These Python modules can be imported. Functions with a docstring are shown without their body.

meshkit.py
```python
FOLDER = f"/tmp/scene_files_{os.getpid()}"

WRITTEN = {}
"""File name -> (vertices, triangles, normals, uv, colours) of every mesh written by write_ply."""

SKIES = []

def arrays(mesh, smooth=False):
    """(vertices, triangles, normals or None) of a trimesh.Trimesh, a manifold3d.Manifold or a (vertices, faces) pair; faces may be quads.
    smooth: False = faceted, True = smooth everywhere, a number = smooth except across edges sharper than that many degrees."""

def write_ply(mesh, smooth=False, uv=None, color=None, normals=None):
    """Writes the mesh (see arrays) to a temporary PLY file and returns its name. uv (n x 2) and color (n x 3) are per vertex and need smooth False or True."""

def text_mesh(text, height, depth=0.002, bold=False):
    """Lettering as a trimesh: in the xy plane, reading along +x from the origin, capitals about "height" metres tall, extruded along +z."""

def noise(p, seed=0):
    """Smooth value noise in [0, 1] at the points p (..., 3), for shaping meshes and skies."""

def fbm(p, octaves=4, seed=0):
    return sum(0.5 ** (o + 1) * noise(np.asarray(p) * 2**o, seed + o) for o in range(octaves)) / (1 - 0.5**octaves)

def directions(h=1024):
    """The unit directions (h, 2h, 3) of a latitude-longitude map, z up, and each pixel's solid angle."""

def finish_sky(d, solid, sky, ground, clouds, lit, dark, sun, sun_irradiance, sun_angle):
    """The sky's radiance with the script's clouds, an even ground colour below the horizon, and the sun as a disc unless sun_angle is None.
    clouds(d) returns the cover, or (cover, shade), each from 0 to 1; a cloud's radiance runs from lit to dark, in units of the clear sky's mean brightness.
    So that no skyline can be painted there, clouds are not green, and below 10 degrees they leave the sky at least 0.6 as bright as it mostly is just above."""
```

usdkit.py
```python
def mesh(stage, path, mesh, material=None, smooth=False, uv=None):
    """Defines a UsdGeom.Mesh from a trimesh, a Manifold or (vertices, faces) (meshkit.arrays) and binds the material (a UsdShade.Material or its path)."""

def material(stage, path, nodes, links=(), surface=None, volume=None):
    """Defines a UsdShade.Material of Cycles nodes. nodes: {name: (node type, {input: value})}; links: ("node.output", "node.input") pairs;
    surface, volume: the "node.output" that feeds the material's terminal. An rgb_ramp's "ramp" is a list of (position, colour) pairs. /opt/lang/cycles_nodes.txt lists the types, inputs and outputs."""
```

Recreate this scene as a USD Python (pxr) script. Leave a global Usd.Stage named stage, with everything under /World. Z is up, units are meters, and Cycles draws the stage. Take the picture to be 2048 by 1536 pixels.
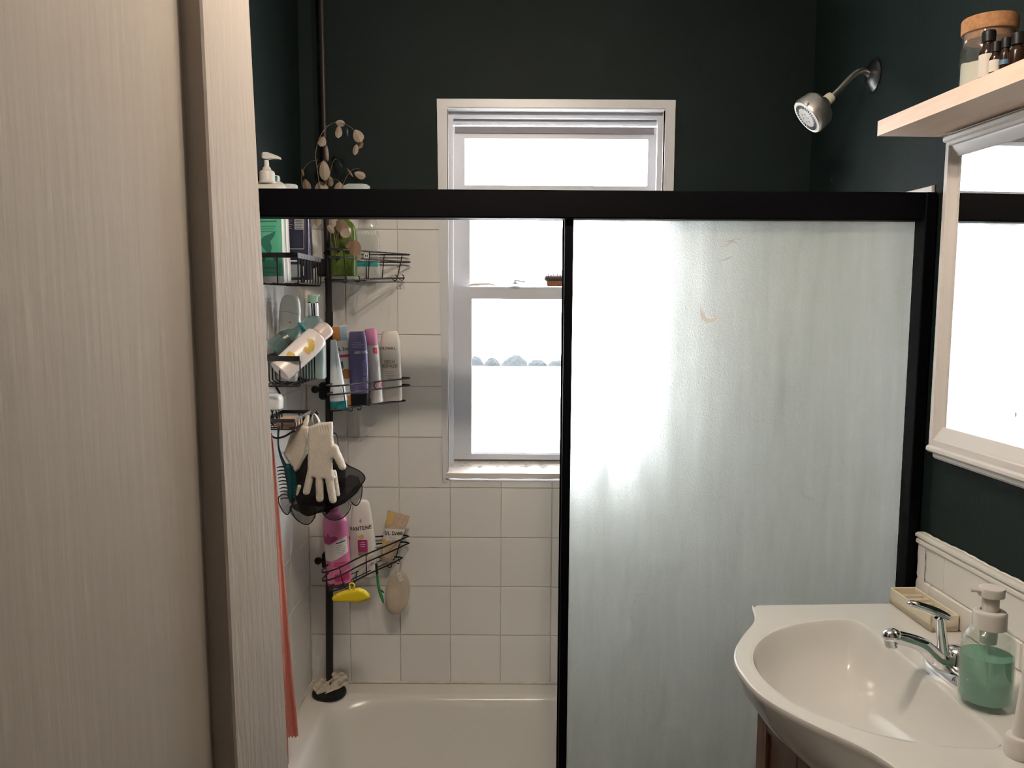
import math, random, numpy as np, trimesh, shapely, usdkit, meshkit
from shapely.geometry import Polygon, LineString, Point, box as sbox
from shapely.ops import unary_union
from scipy.spatial import Delaunay
from pxr import Usd, UsdGeom, UsdLux, UsdShade, Gf, Sdf

stage = Usd.Stage.CreateInMemory()
UsdGeom.SetStageUpAxis(stage, 'Z'); UsdGeom.SetStageMetersPerUnit(stage, 1.0)
W = UsdGeom.Xform.Define(stage, '/World')
stage.SetDefaultPrim(W.GetPrim())
UsdGeom.Scope.Define(stage, '/World/Looks')
random.seed(4); rng = np.random.default_rng(4)

# ---------------------------------------------------------------- camera, daylight, exposure
FPX, CZ, PITCH, ROLL = 1650.0, 1.555, math.radians(5.8), math.radians(0.33)
EXPOSURE = 0.2
F = np.array([0, math.cos(PITCH), -math.sin(PITCH)])
U0 = np.array([0, math.sin(PITCH), math.cos(PITCH)])
R0 = np.array([1.0, 0, 0])
R = R0 * math.cos(ROLL) + U0 * math.sin(ROLL)
U = U0 * math.cos(ROLL) - R0 * math.sin(ROLL)
C = np.array([0, 0, CZ])
cam = UsdGeom.Camera.Define(stage, '/World/camera')
m = np.eye(4); m[0, :3] = R; m[1, :3] = U; m[2, :3] = -F; m[3, :3] = C
cam.AddTransformOp().Set(Gf.Matrix4d(*m.ravel().tolist()))
cam.CreateHorizontalApertureAttr(36.0); cam.CreateVerticalApertureAttr(27.0)
cam.CreateFocalLengthAttr(FPX / 2048 * 36.0)
cam.CreateClippingRangeAttr((0.05, 1000.0)); cam.CreateExposureAttr(EXPOSURE)

sky = UsdLux.DomeLight.Define(stage, '/World/sky')          # bright even overcast
sky.CreateIntensityAttr(4.4); sky.CreateColorAttr(Gf.Vec3f(0.96, 0.98, 1.0))
LAMP_POWER = 420.0                                         # the two bulbs of the ceiling lamp (built below)


# ---------------------------------------------------------------- helpers: pixels of the photograph to points of the room
def ray(px, py):
    return F + (px - 1024) / FPX * R - (py - 768) / FPX * U
def at_y(px, py, y):
    d = ray(px, py); return C + d * (y / d[1])
def at_z(px, py, z):
    d = ray(px, py); return C + d * ((z - CZ) / d[2])
def at_x(px, py, x):
    d = ray(px, py); return C + d * (x / d[0])
def at_plane(px, py, o, n):
    d = ray(px, py); return C + d * (np.dot(np.asarray(o) - C, n) / np.dot(d, n))


# ---------------------------------------------------------------- helpers: prims
used = {}
def numbered(parent, name):
    k = used.get((parent, name), 0); used[(parent, name)] = k + 1
    return name if k == 0 else f'{name}_{k:03d}'
def path_of(p):
    return '/World' if p is None else str(p.GetPath())
def obj(name, mesh, mat, parent=None, label=None, smooth=35, kind=None):
    pp = path_of(parent)
    p = usdkit.mesh(stage, f'{pp}/{numbered(pp, name)}', mesh, mat, smooth=smooth).GetPrim()
    if label: p.SetCustomDataByKey('label', label)
    if kind: p.SetCustomDataByKey('kind', kind)
    return p
def tag(p, label, cat, group=None, kind=None):
    p.SetCustomDataByKey('label', label); p.SetCustomDataByKey('category', cat)
    if group: p.SetCustomDataByKey('group', group)
    if kind: p.SetCustomDataByKey('kind', kind)
    return p
def rotm(ax, deg):
    return trimesh.transformations.rotation_matrix(math.radians(deg), ax)
def thing(name, label=None, cat=None, loc=(0, 0, 0), rot=None, group=None, kind=None, parent=None):
    pp = path_of(parent)
    x = UsdGeom.Xform.Define(stage, f'{pp}/{numbered(pp, name)}')
    M4 = np.eye(4)
    if rot is not None: M4 = np.array(rot, float)
    M4 = M4.copy(); M4[:3, 3] = loc
    if rot is not None or any(abs(v) > 0 for v in loc):
        x.AddTransformOp().Set(Gf.Matrix4d(*M4.T.ravel().tolist()))
    p = x.GetPrim()
    if cat: tag(p, label, cat, group, kind)
    elif kind: p.SetCustomDataByKey('kind', kind)
    if label and not cat: p.SetCustomDataByKey('label', label)
    return p


# ---------------------------------------------------------------- helpers: materials
def M(name, color, rough=0.5, metal=0.0, bump=None, vary=None, trans=None, **kw):
    """bump=(scale, strength, distance, stretch xyz); vary=(scale, second colour, stretch)"""
    nodes = {'p': ('principled_bsdf', {'base_color': color, 'roughness': rough, 'metallic': metal, **kw})}
    links = []
    if bump or vary: nodes['tc'] = ('geometry', {})
    if vary:
        sc, c2, st = vary
        nodes['vm'] = ('mapping', {'scale': st}); nodes['vn'] = ('noise_texture', {'scale': sc, 'detail': 4.0})
        nodes['vr'] = ('rgb_ramp', {'ramp': [(0.35, color), (0.68, c2)]})
        links += [('tc.position', 'vm.vector'), ('vm.vector', 'vn.vector'), ('vn.fac', 'vr.fac'), ('vr.color', 'p.base_color')]
    if bump:
        sc, s, d, st = bump
        nodes['bm'] = ('mapping', {'scale': st}); nodes['bn'] = ('noise_texture', {'scale': sc, 'detail': 4.0})
        nodes['b'] = ('bump', {'strength': s, 'distance': d})
        links += [('tc.position', 'bm.vector'), ('bm.vector', 'bn.vector'), ('bn.fac', 'b.height'), ('b.normal', 'p.normal')]
    surf = 'p.BSDF'
    if trans:                                     # share of light let through as translucency, colour
        nodes['t'] = ('translucent_bsdf', {'color': trans[1]}); nodes['x'] = ('mix_closure', {'fac': trans[0]})
        links += [('p.BSDF', 'x.closure1'), ('t.BSDF', 'x.closure2')]; surf = 'x.closure'
    return usdkit.material(stage, '/World/Looks/' + name, nodes, links, surface=surf)
def pane(name, tint, solid=0.0, solid_color=(.8, .8, .8), rough=0.02, gloss=.55, power=3.0, floor=.03):
    """thin clear plastic or glass: see-through, glossier towards its edges, plus a share of plain body colour"""
    nodes = {'f': ('layer_weight', {'blend': .5}), 'pw': ('math', {'math_type': 'power', 'value2': power}), 'ml': ('math', {'math_type': 'multiply_add', 'value2': gloss, 'value3': floor}),
             't': ('transparent_bsdf', {'color': tint}), 'g': ('glossy_bsdf', {'color': (1, 1, 1), 'roughness': rough}),
             'd': ('diffuse_bsdf', {'color': solid_color}), 'y': ('mix_closure', {'fac': solid}), 'x': ('mix_closure', {})}
    links = [('f.facing', 'pw.value1'), ('pw.value', 'ml.value1'), ('ml.value', 'x.fac'), ('t.BSDF', 'y.closure1'), ('d.BSDF', 'y.closure2'), ('y.closure', 'x.closure1'), ('g.BSDF', 'x.closure2')]
    return usdkit.material(stage, '/World/Looks/' + name, nodes, links, surface='x.closure')


# ---------------------------------------------------------------- helpers: meshes
def cat(ms):
    return trimesh.util.concatenate([trimesh.Trimesh(np.asarray(a.vertices), np.asarray(a.faces), process=False) for a in ms])
def bx(lo, hi, bev=0.0):
    lo, hi = np.minimum(lo, hi).astype(float), np.maximum(lo, hi).astype(float)
    if bev <= 0:
        b = trimesh.creation.box(hi - lo); b.apply_translation((lo + hi) / 2); return b
    bev = min(bev, (hi - lo).min() * 0.45)
    pts = []
    for k in range(3):
        a, b2 = lo + bev, hi - bev
        a[k], b2[k] = lo[k], hi[k]
        pts += [[x, y, z] for x in (a[0], b2[0]) for y in (a[1], b2[1]) for z in (a[2], b2[2])]
    return trimesh.convex.convex_hull(np.array(pts))
def hullbox(pts8):
    return trimesh.convex.convex_hull(np.array(pts8))
def prism(poly, y0, y1):
    """shapely polygon in (x, z) extruded from y0 to y1"""
    ms = []
    for g in getattr(poly, 'geoms', [poly]):
        if g.area < 1e-9: continue
        e = trimesh.creation.extrude_polygon(g, abs(y1 - y0), engine='earcut')
        v = e.vertices.copy(); e.vertices = np.stack([v[:, 0], max(y0, y1) - v[:, 2], v[:, 1]], 1); ms.append(e)
    return cat(ms)
def frames(p):
    p = np.asarray(p, float); t = np.gradient(p, axis=0); t /= np.linalg.norm(t, axis=1, keepdims=True) + 1e-12
    up = np.array([0, 0, 1.0]) if abs(t[0][2]) < .9 else np.array([1.0, 0, 0])
    a = np.cross(t[0], up); a /= np.linalg.norm(a); A = []
    for i in range(len(p)):
        a = a - t[i] * np.dot(a, t[i]); a /= np.linalg.norm(a) + 1e-12; A.append(a.copy())
    A = np.array(A); return t, A, np.cross(t, A)
def tube(p, r, n=8, flat=1.0, cap=True):
    p = np.asarray(p, float); t, a, b = frames(p); r = np.broadcast_to(r, (len(p),)); ang = np.arange(n) * 2 * np.pi / n
    v = (p[:, None] + r[:, None, None] * (np.cos(ang)[None, :, None] * a[:, None] + flat * np.sin(ang)[None, :, None] * b[:, None])).reshape(-1, 3)
    f = []
    for i in range(len(p) - 1):
        for j in range(n):
            k = (j + 1) % n; f += [[i*n+j, i*n+k, (i+1)*n+k], [i*n+j, (i+1)*n+k, (i+1)*n+j]]
    if cap:
        c0, c1 = len(v), len(v) + 1; v = np.vstack([v, p[0], p[-1]]); q = (len(p) - 1) * n
        for j in range(n):
            k = (j + 1) % n; f += [[c0, k, j], [c1, q + j, q + k]]
    return trimesh.Trimesh(v, f, process=False)
def smoothpath(pts, n=24, closed=False):
    from scipy.interpolate import splprep, splev
    pts = np.asarray(pts, float); k = min(3, len(pts) - 1)
    tck, _ = splprep(pts.T, s=0, k=k, per=closed)
    return np.array(splev(np.linspace(0, 1, n), tck)).T
def lathe(prof, n=32):
    """profile of (r, z) turned about z"""
    m_ = trimesh.creation.revolve(np.array(prof, float), sections=n); m_.fix_normals(); return m_
def ring(rx, ry, p, n):
    th = np.arange(n) * 2 * np.pi / n; c, s = np.cos(th), np.sin(th)
    return np.stack([rx * np.sign(c) * np.abs(c) ** (2 / p), ry * np.sign(s) * np.abs(s) ** (2 / p)], 1)
def loft(secs, n=36):
    """secs of (z, rx, ry, power[, cx, cy]) from bottom to top, capped"""
    v = []
    for s in secs:
        q = ring(s[1], s[2], s[3], n); cx, cy = (s[4], s[5]) if len(s) > 4 else (0, 0)
        v.append(np.column_stack([q[:, 0] + cx, q[:, 1] + cy, np.full(n, s[0])]))
    return skin(v)
def skin(rings, cap=(True, True), wrap=True):
    n = len(rings[0]); v = np.vstack(rings); f = []
    for i in range(len(rings) - 1):
        for j in range(n if wrap else n - 1):
            k = (j + 1) % n; f += [[i*n+j, i*n+k, (i+1)*n+k], [i*n+j, (i+1)*n+k, (i+1)*n+j]]
    extra = []
    if cap[0]:
        c = len(v) + len(extra); extra.append(rings[0].mean(0)); f += [[c, (j + 1) % n, j] for j in range(n)]
    if cap[1]:
        c = len(v) + len(extra); extra.append(rings[-1].mean(0)); q = (len(rings) - 1) * n; f += [[c, q + j, q + (j + 1) % n] for j in range(n)]
    if extra: v = np.vstack([v, extra])
    return trimesh.Trimesh(v, f, process=False)
def section(secs, z):
    zs = [s[0] for s in secs]; g = lambda k: np.interp(z, zs, [(s[k] if len(s) > k else 0) for s in secs])
    return g(1), g(2), g(3), g(4), g(5)
def front(secs, x, z, off=0.0004):
    rx, ry, p, cx, cy = section(secs, z); u = np.clip(np.abs((x - cx) / rx), 0, 0.999)
    return cy - ry * (1 - u ** p) ** (1 / p) - off
def patch(secs, poly, off=0.0004, step=0.004):
    """a label: shapely polygon in (x, z) laid on the front of a lofted body"""
    v2, f = mesh2d(poly, step)
    y = np.array([front(secs, a, b, off) for a, b in v2])
    v = np.column_stack([v2[:, 0], y, v2[:, 1]])
    return trimesh.Trimesh(v, f, process=False)
def lettering(secs, text, h, x, z, off=0.0008, spin=0, bold=False, centre=True):
    """flat print on the front of a lofted body"""
    t = meshkit.text_mesh(text, h, 0.0002, bold); v = t.vertices.copy()
    if centre: v[:, :2] -= (v[:, :2].max(0) + v[:, :2].min(0)) / 2
    a = math.radians(spin); xy = v[:, :2] @ np.array([[math.cos(a), math.sin(a)], [-math.sin(a), math.cos(a)]])
    X, Z = xy[:, 0] + x, xy[:, 1] + z
    y = np.array([front(secs, a_, b_, off) for a_, b_ in zip(X, Z)]) - v[:, 2]
    return trimesh.Trimesh(np.column_stack([X, y, Z]), t.faces, process=False)
def mesh2d(poly, step):
    """points and triangles of a polygon, about step apart"""
    P, segs = [], []
    for ringc in [poly.exterior, *poly.interiors]:
        n = max(8, int(ringc.length / step)); P += [ringc.interpolate(i / n, normalized=True).coords[0] for i in range(n)]
    x0, y0, x1, y1 = poly.bounds; inner = poly.buffer(-0.45 * step)
    nb = len(P); gx, gy = np.meshgrid(np.arange(x0, x1 + step, step), np.arange(y0, y1 + step, step))
    gx = gx + (np.arange(gx.shape[0]) % 2)[:, None] * step / 2
    pts = np.column_stack([gx.ravel(), gy.ravel()])
    keep = shapely.contains_xy(inner, pts[:, 0], pts[:, 1]) if not inner.is_empty else np.zeros(len(pts), bool)
    V = np.vstack([np.array(P), pts[keep]])
    T = Delaunay(V + 1e-9 * rng.standard_normal(V.shape)).simplices; c = V[T].mean(1)
    T = T[shapely.contains_xy(poly.buffer(1e-7), c[:, 0], c[:, 1])]
    a, b, c = V[T[:, 0]], V[T[:, 1]], V[T[:, 2]]
    neg = np.cross(b - a, c - a) < 0; T[neg] = T[neg][:, ::-1]
    return V, T
def inflate(poly, step, thick, r, to3d, extra=None):
    """pillow of a 2-D outline: to3d(u, v) gives the middle point and the normal; thickness falls to the outline over r"""
    V, T = mesh2d(poly, step)
    d = np.array([poly.boundary.distance(Point(q)) for q in V]); e = np.clip(d / r, 0, 1); h = thick * np.sqrt(np.maximum(1 - (1 - e) ** 2, 0))
    if extra is not None: h = h * np.where(d > 1e-6, 1, 0) + np.where(d > 1e-6, extra(V), 0)
    mid = [to3d(*q) for q in V]; mp = np.array([q[0] for q in mid]); mn = np.array([q[1] for q in mid])
    A, B = mp + mn * h[:, None], mp - mn * h[:, None]; n = len(V)
    on = d < 1e-6; back = np.where(on, np.arange(n), np.arange(n) + n)
    return trimesh.Trimesh(np.vstack([A, B]), np.vstack([T, back[T][:, ::-1]]), process=False)
def grid_mesh(P):
    """P (a, b, 3) to an open sheet"""
    a, b = P.shape[:2]; f = []
    for i in range(a - 1):
        for j in range(b - 1):
            q = i * b + j; f += [[q, q + 1, q + b + 1], [q, q + b + 1, q + b]]
    return trimesh.Trimesh(P.reshape(-1, 3), f, process=False)
def flip(m_):
    return trimesh.Trimesh(m_.vertices, np.asarray(m_.faces)[:, ::-1], process=False)
def xf(m_, mat):
    m_ = m_.copy(); m_.apply_transform(mat); return m_
def orient(m_, d, o):
    """turn the mesh's +z to the direction d and put its origin at o"""
    T = trimesh.geometry.align_vectors([0, 0, 1], np.asarray(d, float)); T[:3, 3] = o; return xf(m_, T)
LAMP_AT = (.02, 0.97)

# ---------------------------------------------------------------- the room's measures
D = 2.485                       # back wall (face of its tiles)
XL = -0.6235                    # left wall
H = 2.44                        # ceiling
RIM = 0.357                     # rim of the bath
TILE_TOP = 1.808
COUNTER = 0.893
ZAX = np.array([0, 0, 1.0])
RO = np.array([.877, D, 0]); RT = np.array([.052, -1, 0]); RT /= np.linalg.norm(RT); RN = np.array([-1, -.052, 0]); RN /= np.linalg.norm(RN)
def rw(s, z, n=0.0):            # a point of the right wall: s along it towards the viewer, n out of it
    return RO + RT * s + RN * n + ZAX * z
def rwbox(s0, s1, z0, z1, n0, n1, bev=0.0):
    b = bx((s0, n0, z0), (s1, n1, z1), bev)
    v = b.vertices; b.vertices = RO + v[:, :1] * RT + v[:, 1:2] * RN + v[:, 2:] * ZAX; b.fix_normals(); return b
def rwpx(px, py, n=0.0):
    p = at_plane(px, py, RO + RN * n, RN); return p, (p - RO) @ RT

# ---------------------------------------------------------------- materials of the setting
V3 = (1, 1, 1)
green = M('green_wall_paint', (.0066, .0128, .0120), .6, bump=(90, .2, .003, V3), vary=(3, (.0082, .0152, .0144), V3), specular_ior_level=.14)
ceiling_white = M('ceiling_white', (.75, .73, .70), .9)
floor_vinyl = M('floor_vinyl', (.13, .11, .09), .5, vary=(4, (.17, .145, .12), V3))
plain_wall = M('hall_wall', (.55, .50, .44), .8)
cream_paint = M('cream_door_paint', (.335, .298, .262), .7, bump=(16, .16, .004, (5, 5, .45)), vary=(5, (.36, .32, .282), (2, 2, .3)), specular_ior_level=.2)
cream_rough = M('cream_jamb_paint', (.385, .34, .30), .75, bump=(26, .32, .004, (4, 4, .6)), specular_ior_level=.12)
white_trim = M('white_trim', (.62, .605, .61), .32, bump=(40, .15, .003, V3))
vinyl = M('window_vinyl', (.56, .565, .60), .35)
tile_mats = [M('tile_glaze_a', (.715, .69, .655), .22, bump=(9, .12, .004, V3)), M('tile_glaze_b', (.695, .67, .635), .25, bump=(9, .12, .004, V3)),
             M('tile_glaze_c', (.735, .71, .675), .2, bump=(9, .12, .004, V3))]
grout = M('grout', (.66, .615, .56), .85, vary=(30, (.54, .48, .42), V3))
enamel = M('bath_enamel', (.64, .61, .56), .22)
black_metal = M('black_frame_metal', (.0022, .0022, .003), .5, specular_ior_level=.05)
sill_paint = M('sill_paint', (.70, .66, .62), .5, vary=(12, (.60, .54, .48), (1, 1, 6)))
clear_pane = pane('window_glass', (.98, .99, 1))

# frosted glass: rough refraction with a milky share, streaked by dried water
frost = usdkit.material(stage, '/World/Looks/frosted_glass', {
    'g': ('geometry', {}), 'mp': ('mapping', {'scale': (9, 9, 1.1)}), 'n': ('noise_texture', {'scale': 2.2, 'detail': 6.0, 'roughness': .62}),
    'n2': ('noise_texture', {'scale': 330.0, 'detail': 2.0}),
    'ms': ('map_range', {'from_min': .38, 'from_max': .72, 'to_min': .36, 'to_max': .64}),
    'b': ('bump', {'strength': .6, 'distance': .002}),
    'r': ('refraction_bsdf', {'color': (.95, .96, .95), 'roughness': .79, 'IOR': 1.3, 'distribution': 'beckmann'}),
    'tl': ('translucent_bsdf', {'color': (.55, .575, .54)}), 'df': ('diffuse_bsdf', {'color': (.50, .525, .495)}),
    'm1': ('mix_closure', {'fac': .5}), 'm2': ('mix_closure', {'fac': .4}), 'gl': ('glossy_bsdf', {'color': (1, 1, 1), 'roughness': .25}), 'fr': ('fresnel', {'IOR': 1.2}), 'm3': ('mix_closure', {})},
    [('g.position', 'mp.vector'), ('mp.vector', 'n.vector'), ('g.position', 'n2.vector'), ('n.fac', 'ms.value'), ('n2.fac', 'b.height'), ('b.normal', 'r.normal'), ('b.normal', 'df.normal'), ('b.normal', 'tl.normal'),
     ('tl.BSDF', 'm1.closure1'), ('df.BSDF', 'm1.closure2'), ('r.BSDF', 'm2.closure1'), ('m1.closure', 'm2.closure2'), ('ms.result', 'm2.fac'),
     ('m2.closure', 'm3.closure1'), ('gl.BSDF', 'm3.closure2'), ('fr.fac', 'm3.fac')], surface='m3.closure')

# ---------------------------------------------------------------- shell of the room
WX0, WX1, WZ0, WZ1 = -.200, .450, 1.000, 2.120          # opening of the window
XR0 = .877
wall_back = thing('wall_back', 'dark green painted back wall with cream tiles below, around the window', kind='structure')
obj('painted_wall', prism(sbox(XL - .1, 0, XR0 + .15, H).difference(sbox(WX0, WZ0, WX1, WZ1)), D + .004, D + .15), green, wall_back, smooth=False)
def tiles(parent, o, u, n, us, zs, clip, gap=.0022, th=.0045, bev=.0011):
    """one mesh per tile; clip: area (u, z) in which tiles stand"""
    k = 0
    for a0, a1 in zip(us[:-1], us[1:]):
        for z0, z1 in zip(zs[:-1], zs[1:]):
            p = sbox(a0 + gap / 2, z0 + gap / 2, a1 - gap / 2, z1 - gap / 2).intersection(clip)
            for g in getattr(p, 'geoms', [p]):
                if g.is_empty or g.area < 1e-4: continue
                g = shapely.geometry.polygon.orient(g.simplify(1e-5)); c = np.array(g.exterior.coords)[:-1]
                q = g.buffer(-bev, join_style=2); ci = np.array(shapely.geometry.polygon.orient(q).exterior.coords)[:-1]
                to = lambda c2, h: o + c2[:, :1] * u + c2[:, 1:] * ZAX + h * n
                jut = th + rng.uniform(-.0004, .0003)
                if len(ci) == len(c) == 4:
                    ci = np.array([ci[np.argmin(((ci - e) ** 2).sum(1))] for e in c]); me = skin([to(c, 0), to(c, jut - bev), to(ci, jut)])
                    if np.dot(me.face_normals[-1], n) < 0: me.invert()
                else:
                    if True:
                        e_ = trimesh.creation.extrude_polygon(g, jut, engine='earcut'); me = trimesh.Trimesh(to(e_.vertices[:, :2], 0) + e_.vertices[:, 2:] * n, e_.faces, process=False)
                        if me.volume < 0: me.invert()
                obj('tile', me, tile_mats[int(rng.integers(3))], parent, smooth=False); k += 1
    return k
zs = [RIM + .0005 + .156 * k for k in range(10)] + [TILE_TOP]
us = [XL] + [-.5008 + .1563 * k for k in range(9)] + [XR0]
area = sbox(XL + .001, RIM, XR0 - .001, TILE_TOP).difference(sbox(-.2115, 1.0045, .4745, 2.2))
obj('grout', prism(area, D + .0025, D + .005), grout, wall_back, smooth=False)
tiles(wall_back, np.array([0, D + .0035, 0]), np.array([1.0, 0, 0]), np.array([0, -1.0, 0]), us, zs, area)

wall_left = thing('wall_left', 'left wall, green paint above pale tiles, behind the hanging caddy', kind='structure')
obj('painted_wall', bx((XL - .1, -1.0, 0), (XL - .004, D + .1, H)), green, wall_left, smooth=False)
obj('grout', bx((XL - .005, 1.80, RIM), (XL - .002, D, TILE_TOP)), grout, wall_left, smooth=False)
tiles(wall_left, np.array([XL - .0045, D, 0]), np.array([0, -1.0, 0]), np.array([1.0, 0, 0]), [.0] + [.06 + .1563 * k for k in range(5)], zs, sbox(.004, RIM, .685, TILE_TOP))

wall_right = thing('wall_right', 'right wall, dark green paint above pale tiles by the bath', kind='structure')
obj('painted_wall', rwbox(-.1, 3.6, 0, H, -.1, 0), green, wall_right, smooth=False)
obj('grout', rwbox(.001, .668, RIM, TILE_TOP, 0, .002), grout, wall_right, smooth=False)
tiles(wall_right, RO.copy(), RT, RN, [.0] + [.045 + .1563 * k for k in range(5)], zs, sbox(.004, RIM, .667, TILE_TOP), th=.006)

obj('floor', bx((-1.4, -1.1, -.05), (1.3, D + .1, 0)), floor_vinyl, kind='structure', smooth=False)
obj('ceiling', bx((-1.4, -1.1, H), (1.3, D + .15, H + .05)), ceiling_white, kind='structure', smooth=False)
obj('wall_near', bx((-1.4, -1.1, 0), (1.3, -1.0, H)), plain_wall, kind='structure', smooth=False)

# the open door at the far left and the jamb strip next to it: both lean a little
def lerpz(a, b, z): return a + (b - a) * (z - a[2]) / (b[2] - a[2])
def edge(pt, pb, y, z): return lerpz(at_y(*pt, y), at_y(*pb, y), z)
YP, YS = .778, .935
pe = [edge((360, 0), (430, 1536), YP, z) for z in (0, 2.1)]
pn = [np.array([e[0] - .002, .06, e[2]]) for e in pe]; off = np.array([-.035, 0, 0])
dd = obj('door_1', hullbox([*pe, *pn, *(np.array(pe) + off), *(np.array(pn) + off)]), cream_paint, kind='structure', smooth=False, label='cream painted wooden door with vertical brush marks, filling the left edge')
sn = [edge((403, 0), (474, 1536), YP, z) for z in (0, 2.1)]
sf = [edge((499, 0), (578, 1536), YS, z) for z in (0, 2.1)]
ch = np.array([-.003, .003, 0])
back = np.array([-.045, 0, 0])
jr = []
for t in np.linspace(0, 1, 15):
    n_, f_ = sn[0] * (1 - t) + sn[1] * t, sf[0] * (1 - t) + sf[1] * t
    jr.append(np.array([n_ + [0, .0025, 0], n_ + [-.002, 0, 0], n_ + back, f_ + back, f_ + [-.003, 0, 0], f_ + [0, -.003, 0]]))
jam = skin(jr); jam.fix_normals()
obj('trim_1', jam, cream_rough, kind='structure', smooth=30, label='cream painted door jamb strip with rough lumpy paint')
obj('wall_front', bx((XL - .004, .80, 0), (min(sf[0][0], sf[1][0]) - .03, .925, H)), green, kind='structure', smooth=False)

# ---------------------------------------------------------------- window
win = thing('window_1', 'white framed sash window in the back wall', kind='structure')
cx0, cx1, ct = -.2245, .4735, 2.1395
YC = D - .004
def frame_prism(outer, inner, y0, y1): return prism(outer.difference(inner), y0, y1)
obj('casing', frame_prism(Polygon([(-.210, 1.0), (-.2245, ct), (cx1, ct), (cx1, 1.0)]), sbox(WX0 + .006, .9, WX1 - .006, WZ1 - .004), YC, D + .02), white_trim, win, smooth=False)
obj('jamb_liner', frame_prism(sbox(WX0, WZ0, WX1, WZ1), sbox(WX0 + .006, WZ0 + .004, WX1 - .006, WZ1 - .008), D - .001, D + .15), white_trim, win, smooth=False)
obj('window_stop', frame_prism(sbox(WX0 + .005, WZ0 + .03, WX1 - .005, WZ1 - .004), sbox(WX0 + .0195, WZ0, WX1 - .0195, WZ1 - .024), D + .042, D + .062), vinyl, win, smooth=False)
YA, YB = D + .064, D + .098             # room face of the lower and of the upper sash
zpy = lambda py, y, px=1010: at_y(px, py, y)[2]
xpx = lambda px, y, py=600: at_y(px, py, y)[0]
lx0, lx1 = WX0 + .012, WX1 - .012
rail_t, rail_b = zpy(574, YA), zpy(598, YA)
low = sbox(lx0, zpy(919, YA), lx1, rail_t)
obj('sash', frame_prism(low, sbox(xpx(943, YA, 750), zpy(908, YA), lx1 - .036, rail_b).buffer(-.003).buffer(.003), YA, YA + .03), vinyl, win, 'lower sash', smooth=False)
obj('glazing_bead', bx((lx0 + .03, YA + .006, zpy(912, YA)), (lx1 - .03, YA + .016, zpy(906.5, YA))), vinyl, win, smooth=False)
obj('sash_pane', bx((lx0 + .02, YA + .013, zpy(915, YA)), (lx1 - .02, YA + .017, rail_b + .01)), clear_pane, win, smooth=False)
mid_t = zpy(371, YB)
obj('sash', frame_prism(sbox(lx0, rail_b + .01, lx1, zpy(253, YB)), unary_union([sbox(xpx(939, YB), rail_b + .012, lx1 - .030, zpy(408, YB)).buffer(-.006).buffer(.006), sbox(xpx(929, YB, 320), mid_t, lx1 - .026, zpy(277, YB)).buffer(-.004).buffer(.004)]), YB, YB + .028), vinyl, win, 'upper sash with a middle bar', smooth=False)
obj('sash_pane', bx((lx0 + .02, YB + .012, rail_b + .012), (lx1 - .02, YB + .016, zpy(262, YB))), clear_pane, win, smooth=False)
obj('head_board', bx((lx0, D + .07, zpy(247, YA)), (lx1, D + .09, WZ1)), vinyl, win, smooth=False)
obj('sash_lip', bx((lx0 + .01, YB - .006, zpy(267, YB)), (lx1 - .01, YB + .004, zpy(254.5, YB))), M('grey_weatherstrip', (.20, .185, .205), .5), win, smooth=False)
sf0, sb0 = zpy(947, D - .010), zpy(919, YA)
wob = [[x, D - .010 + .0015 * math.sin(61 * x) * math.sin(23 * x), sf0] for x in np.linspace(-.2, .45, 40)]
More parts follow.
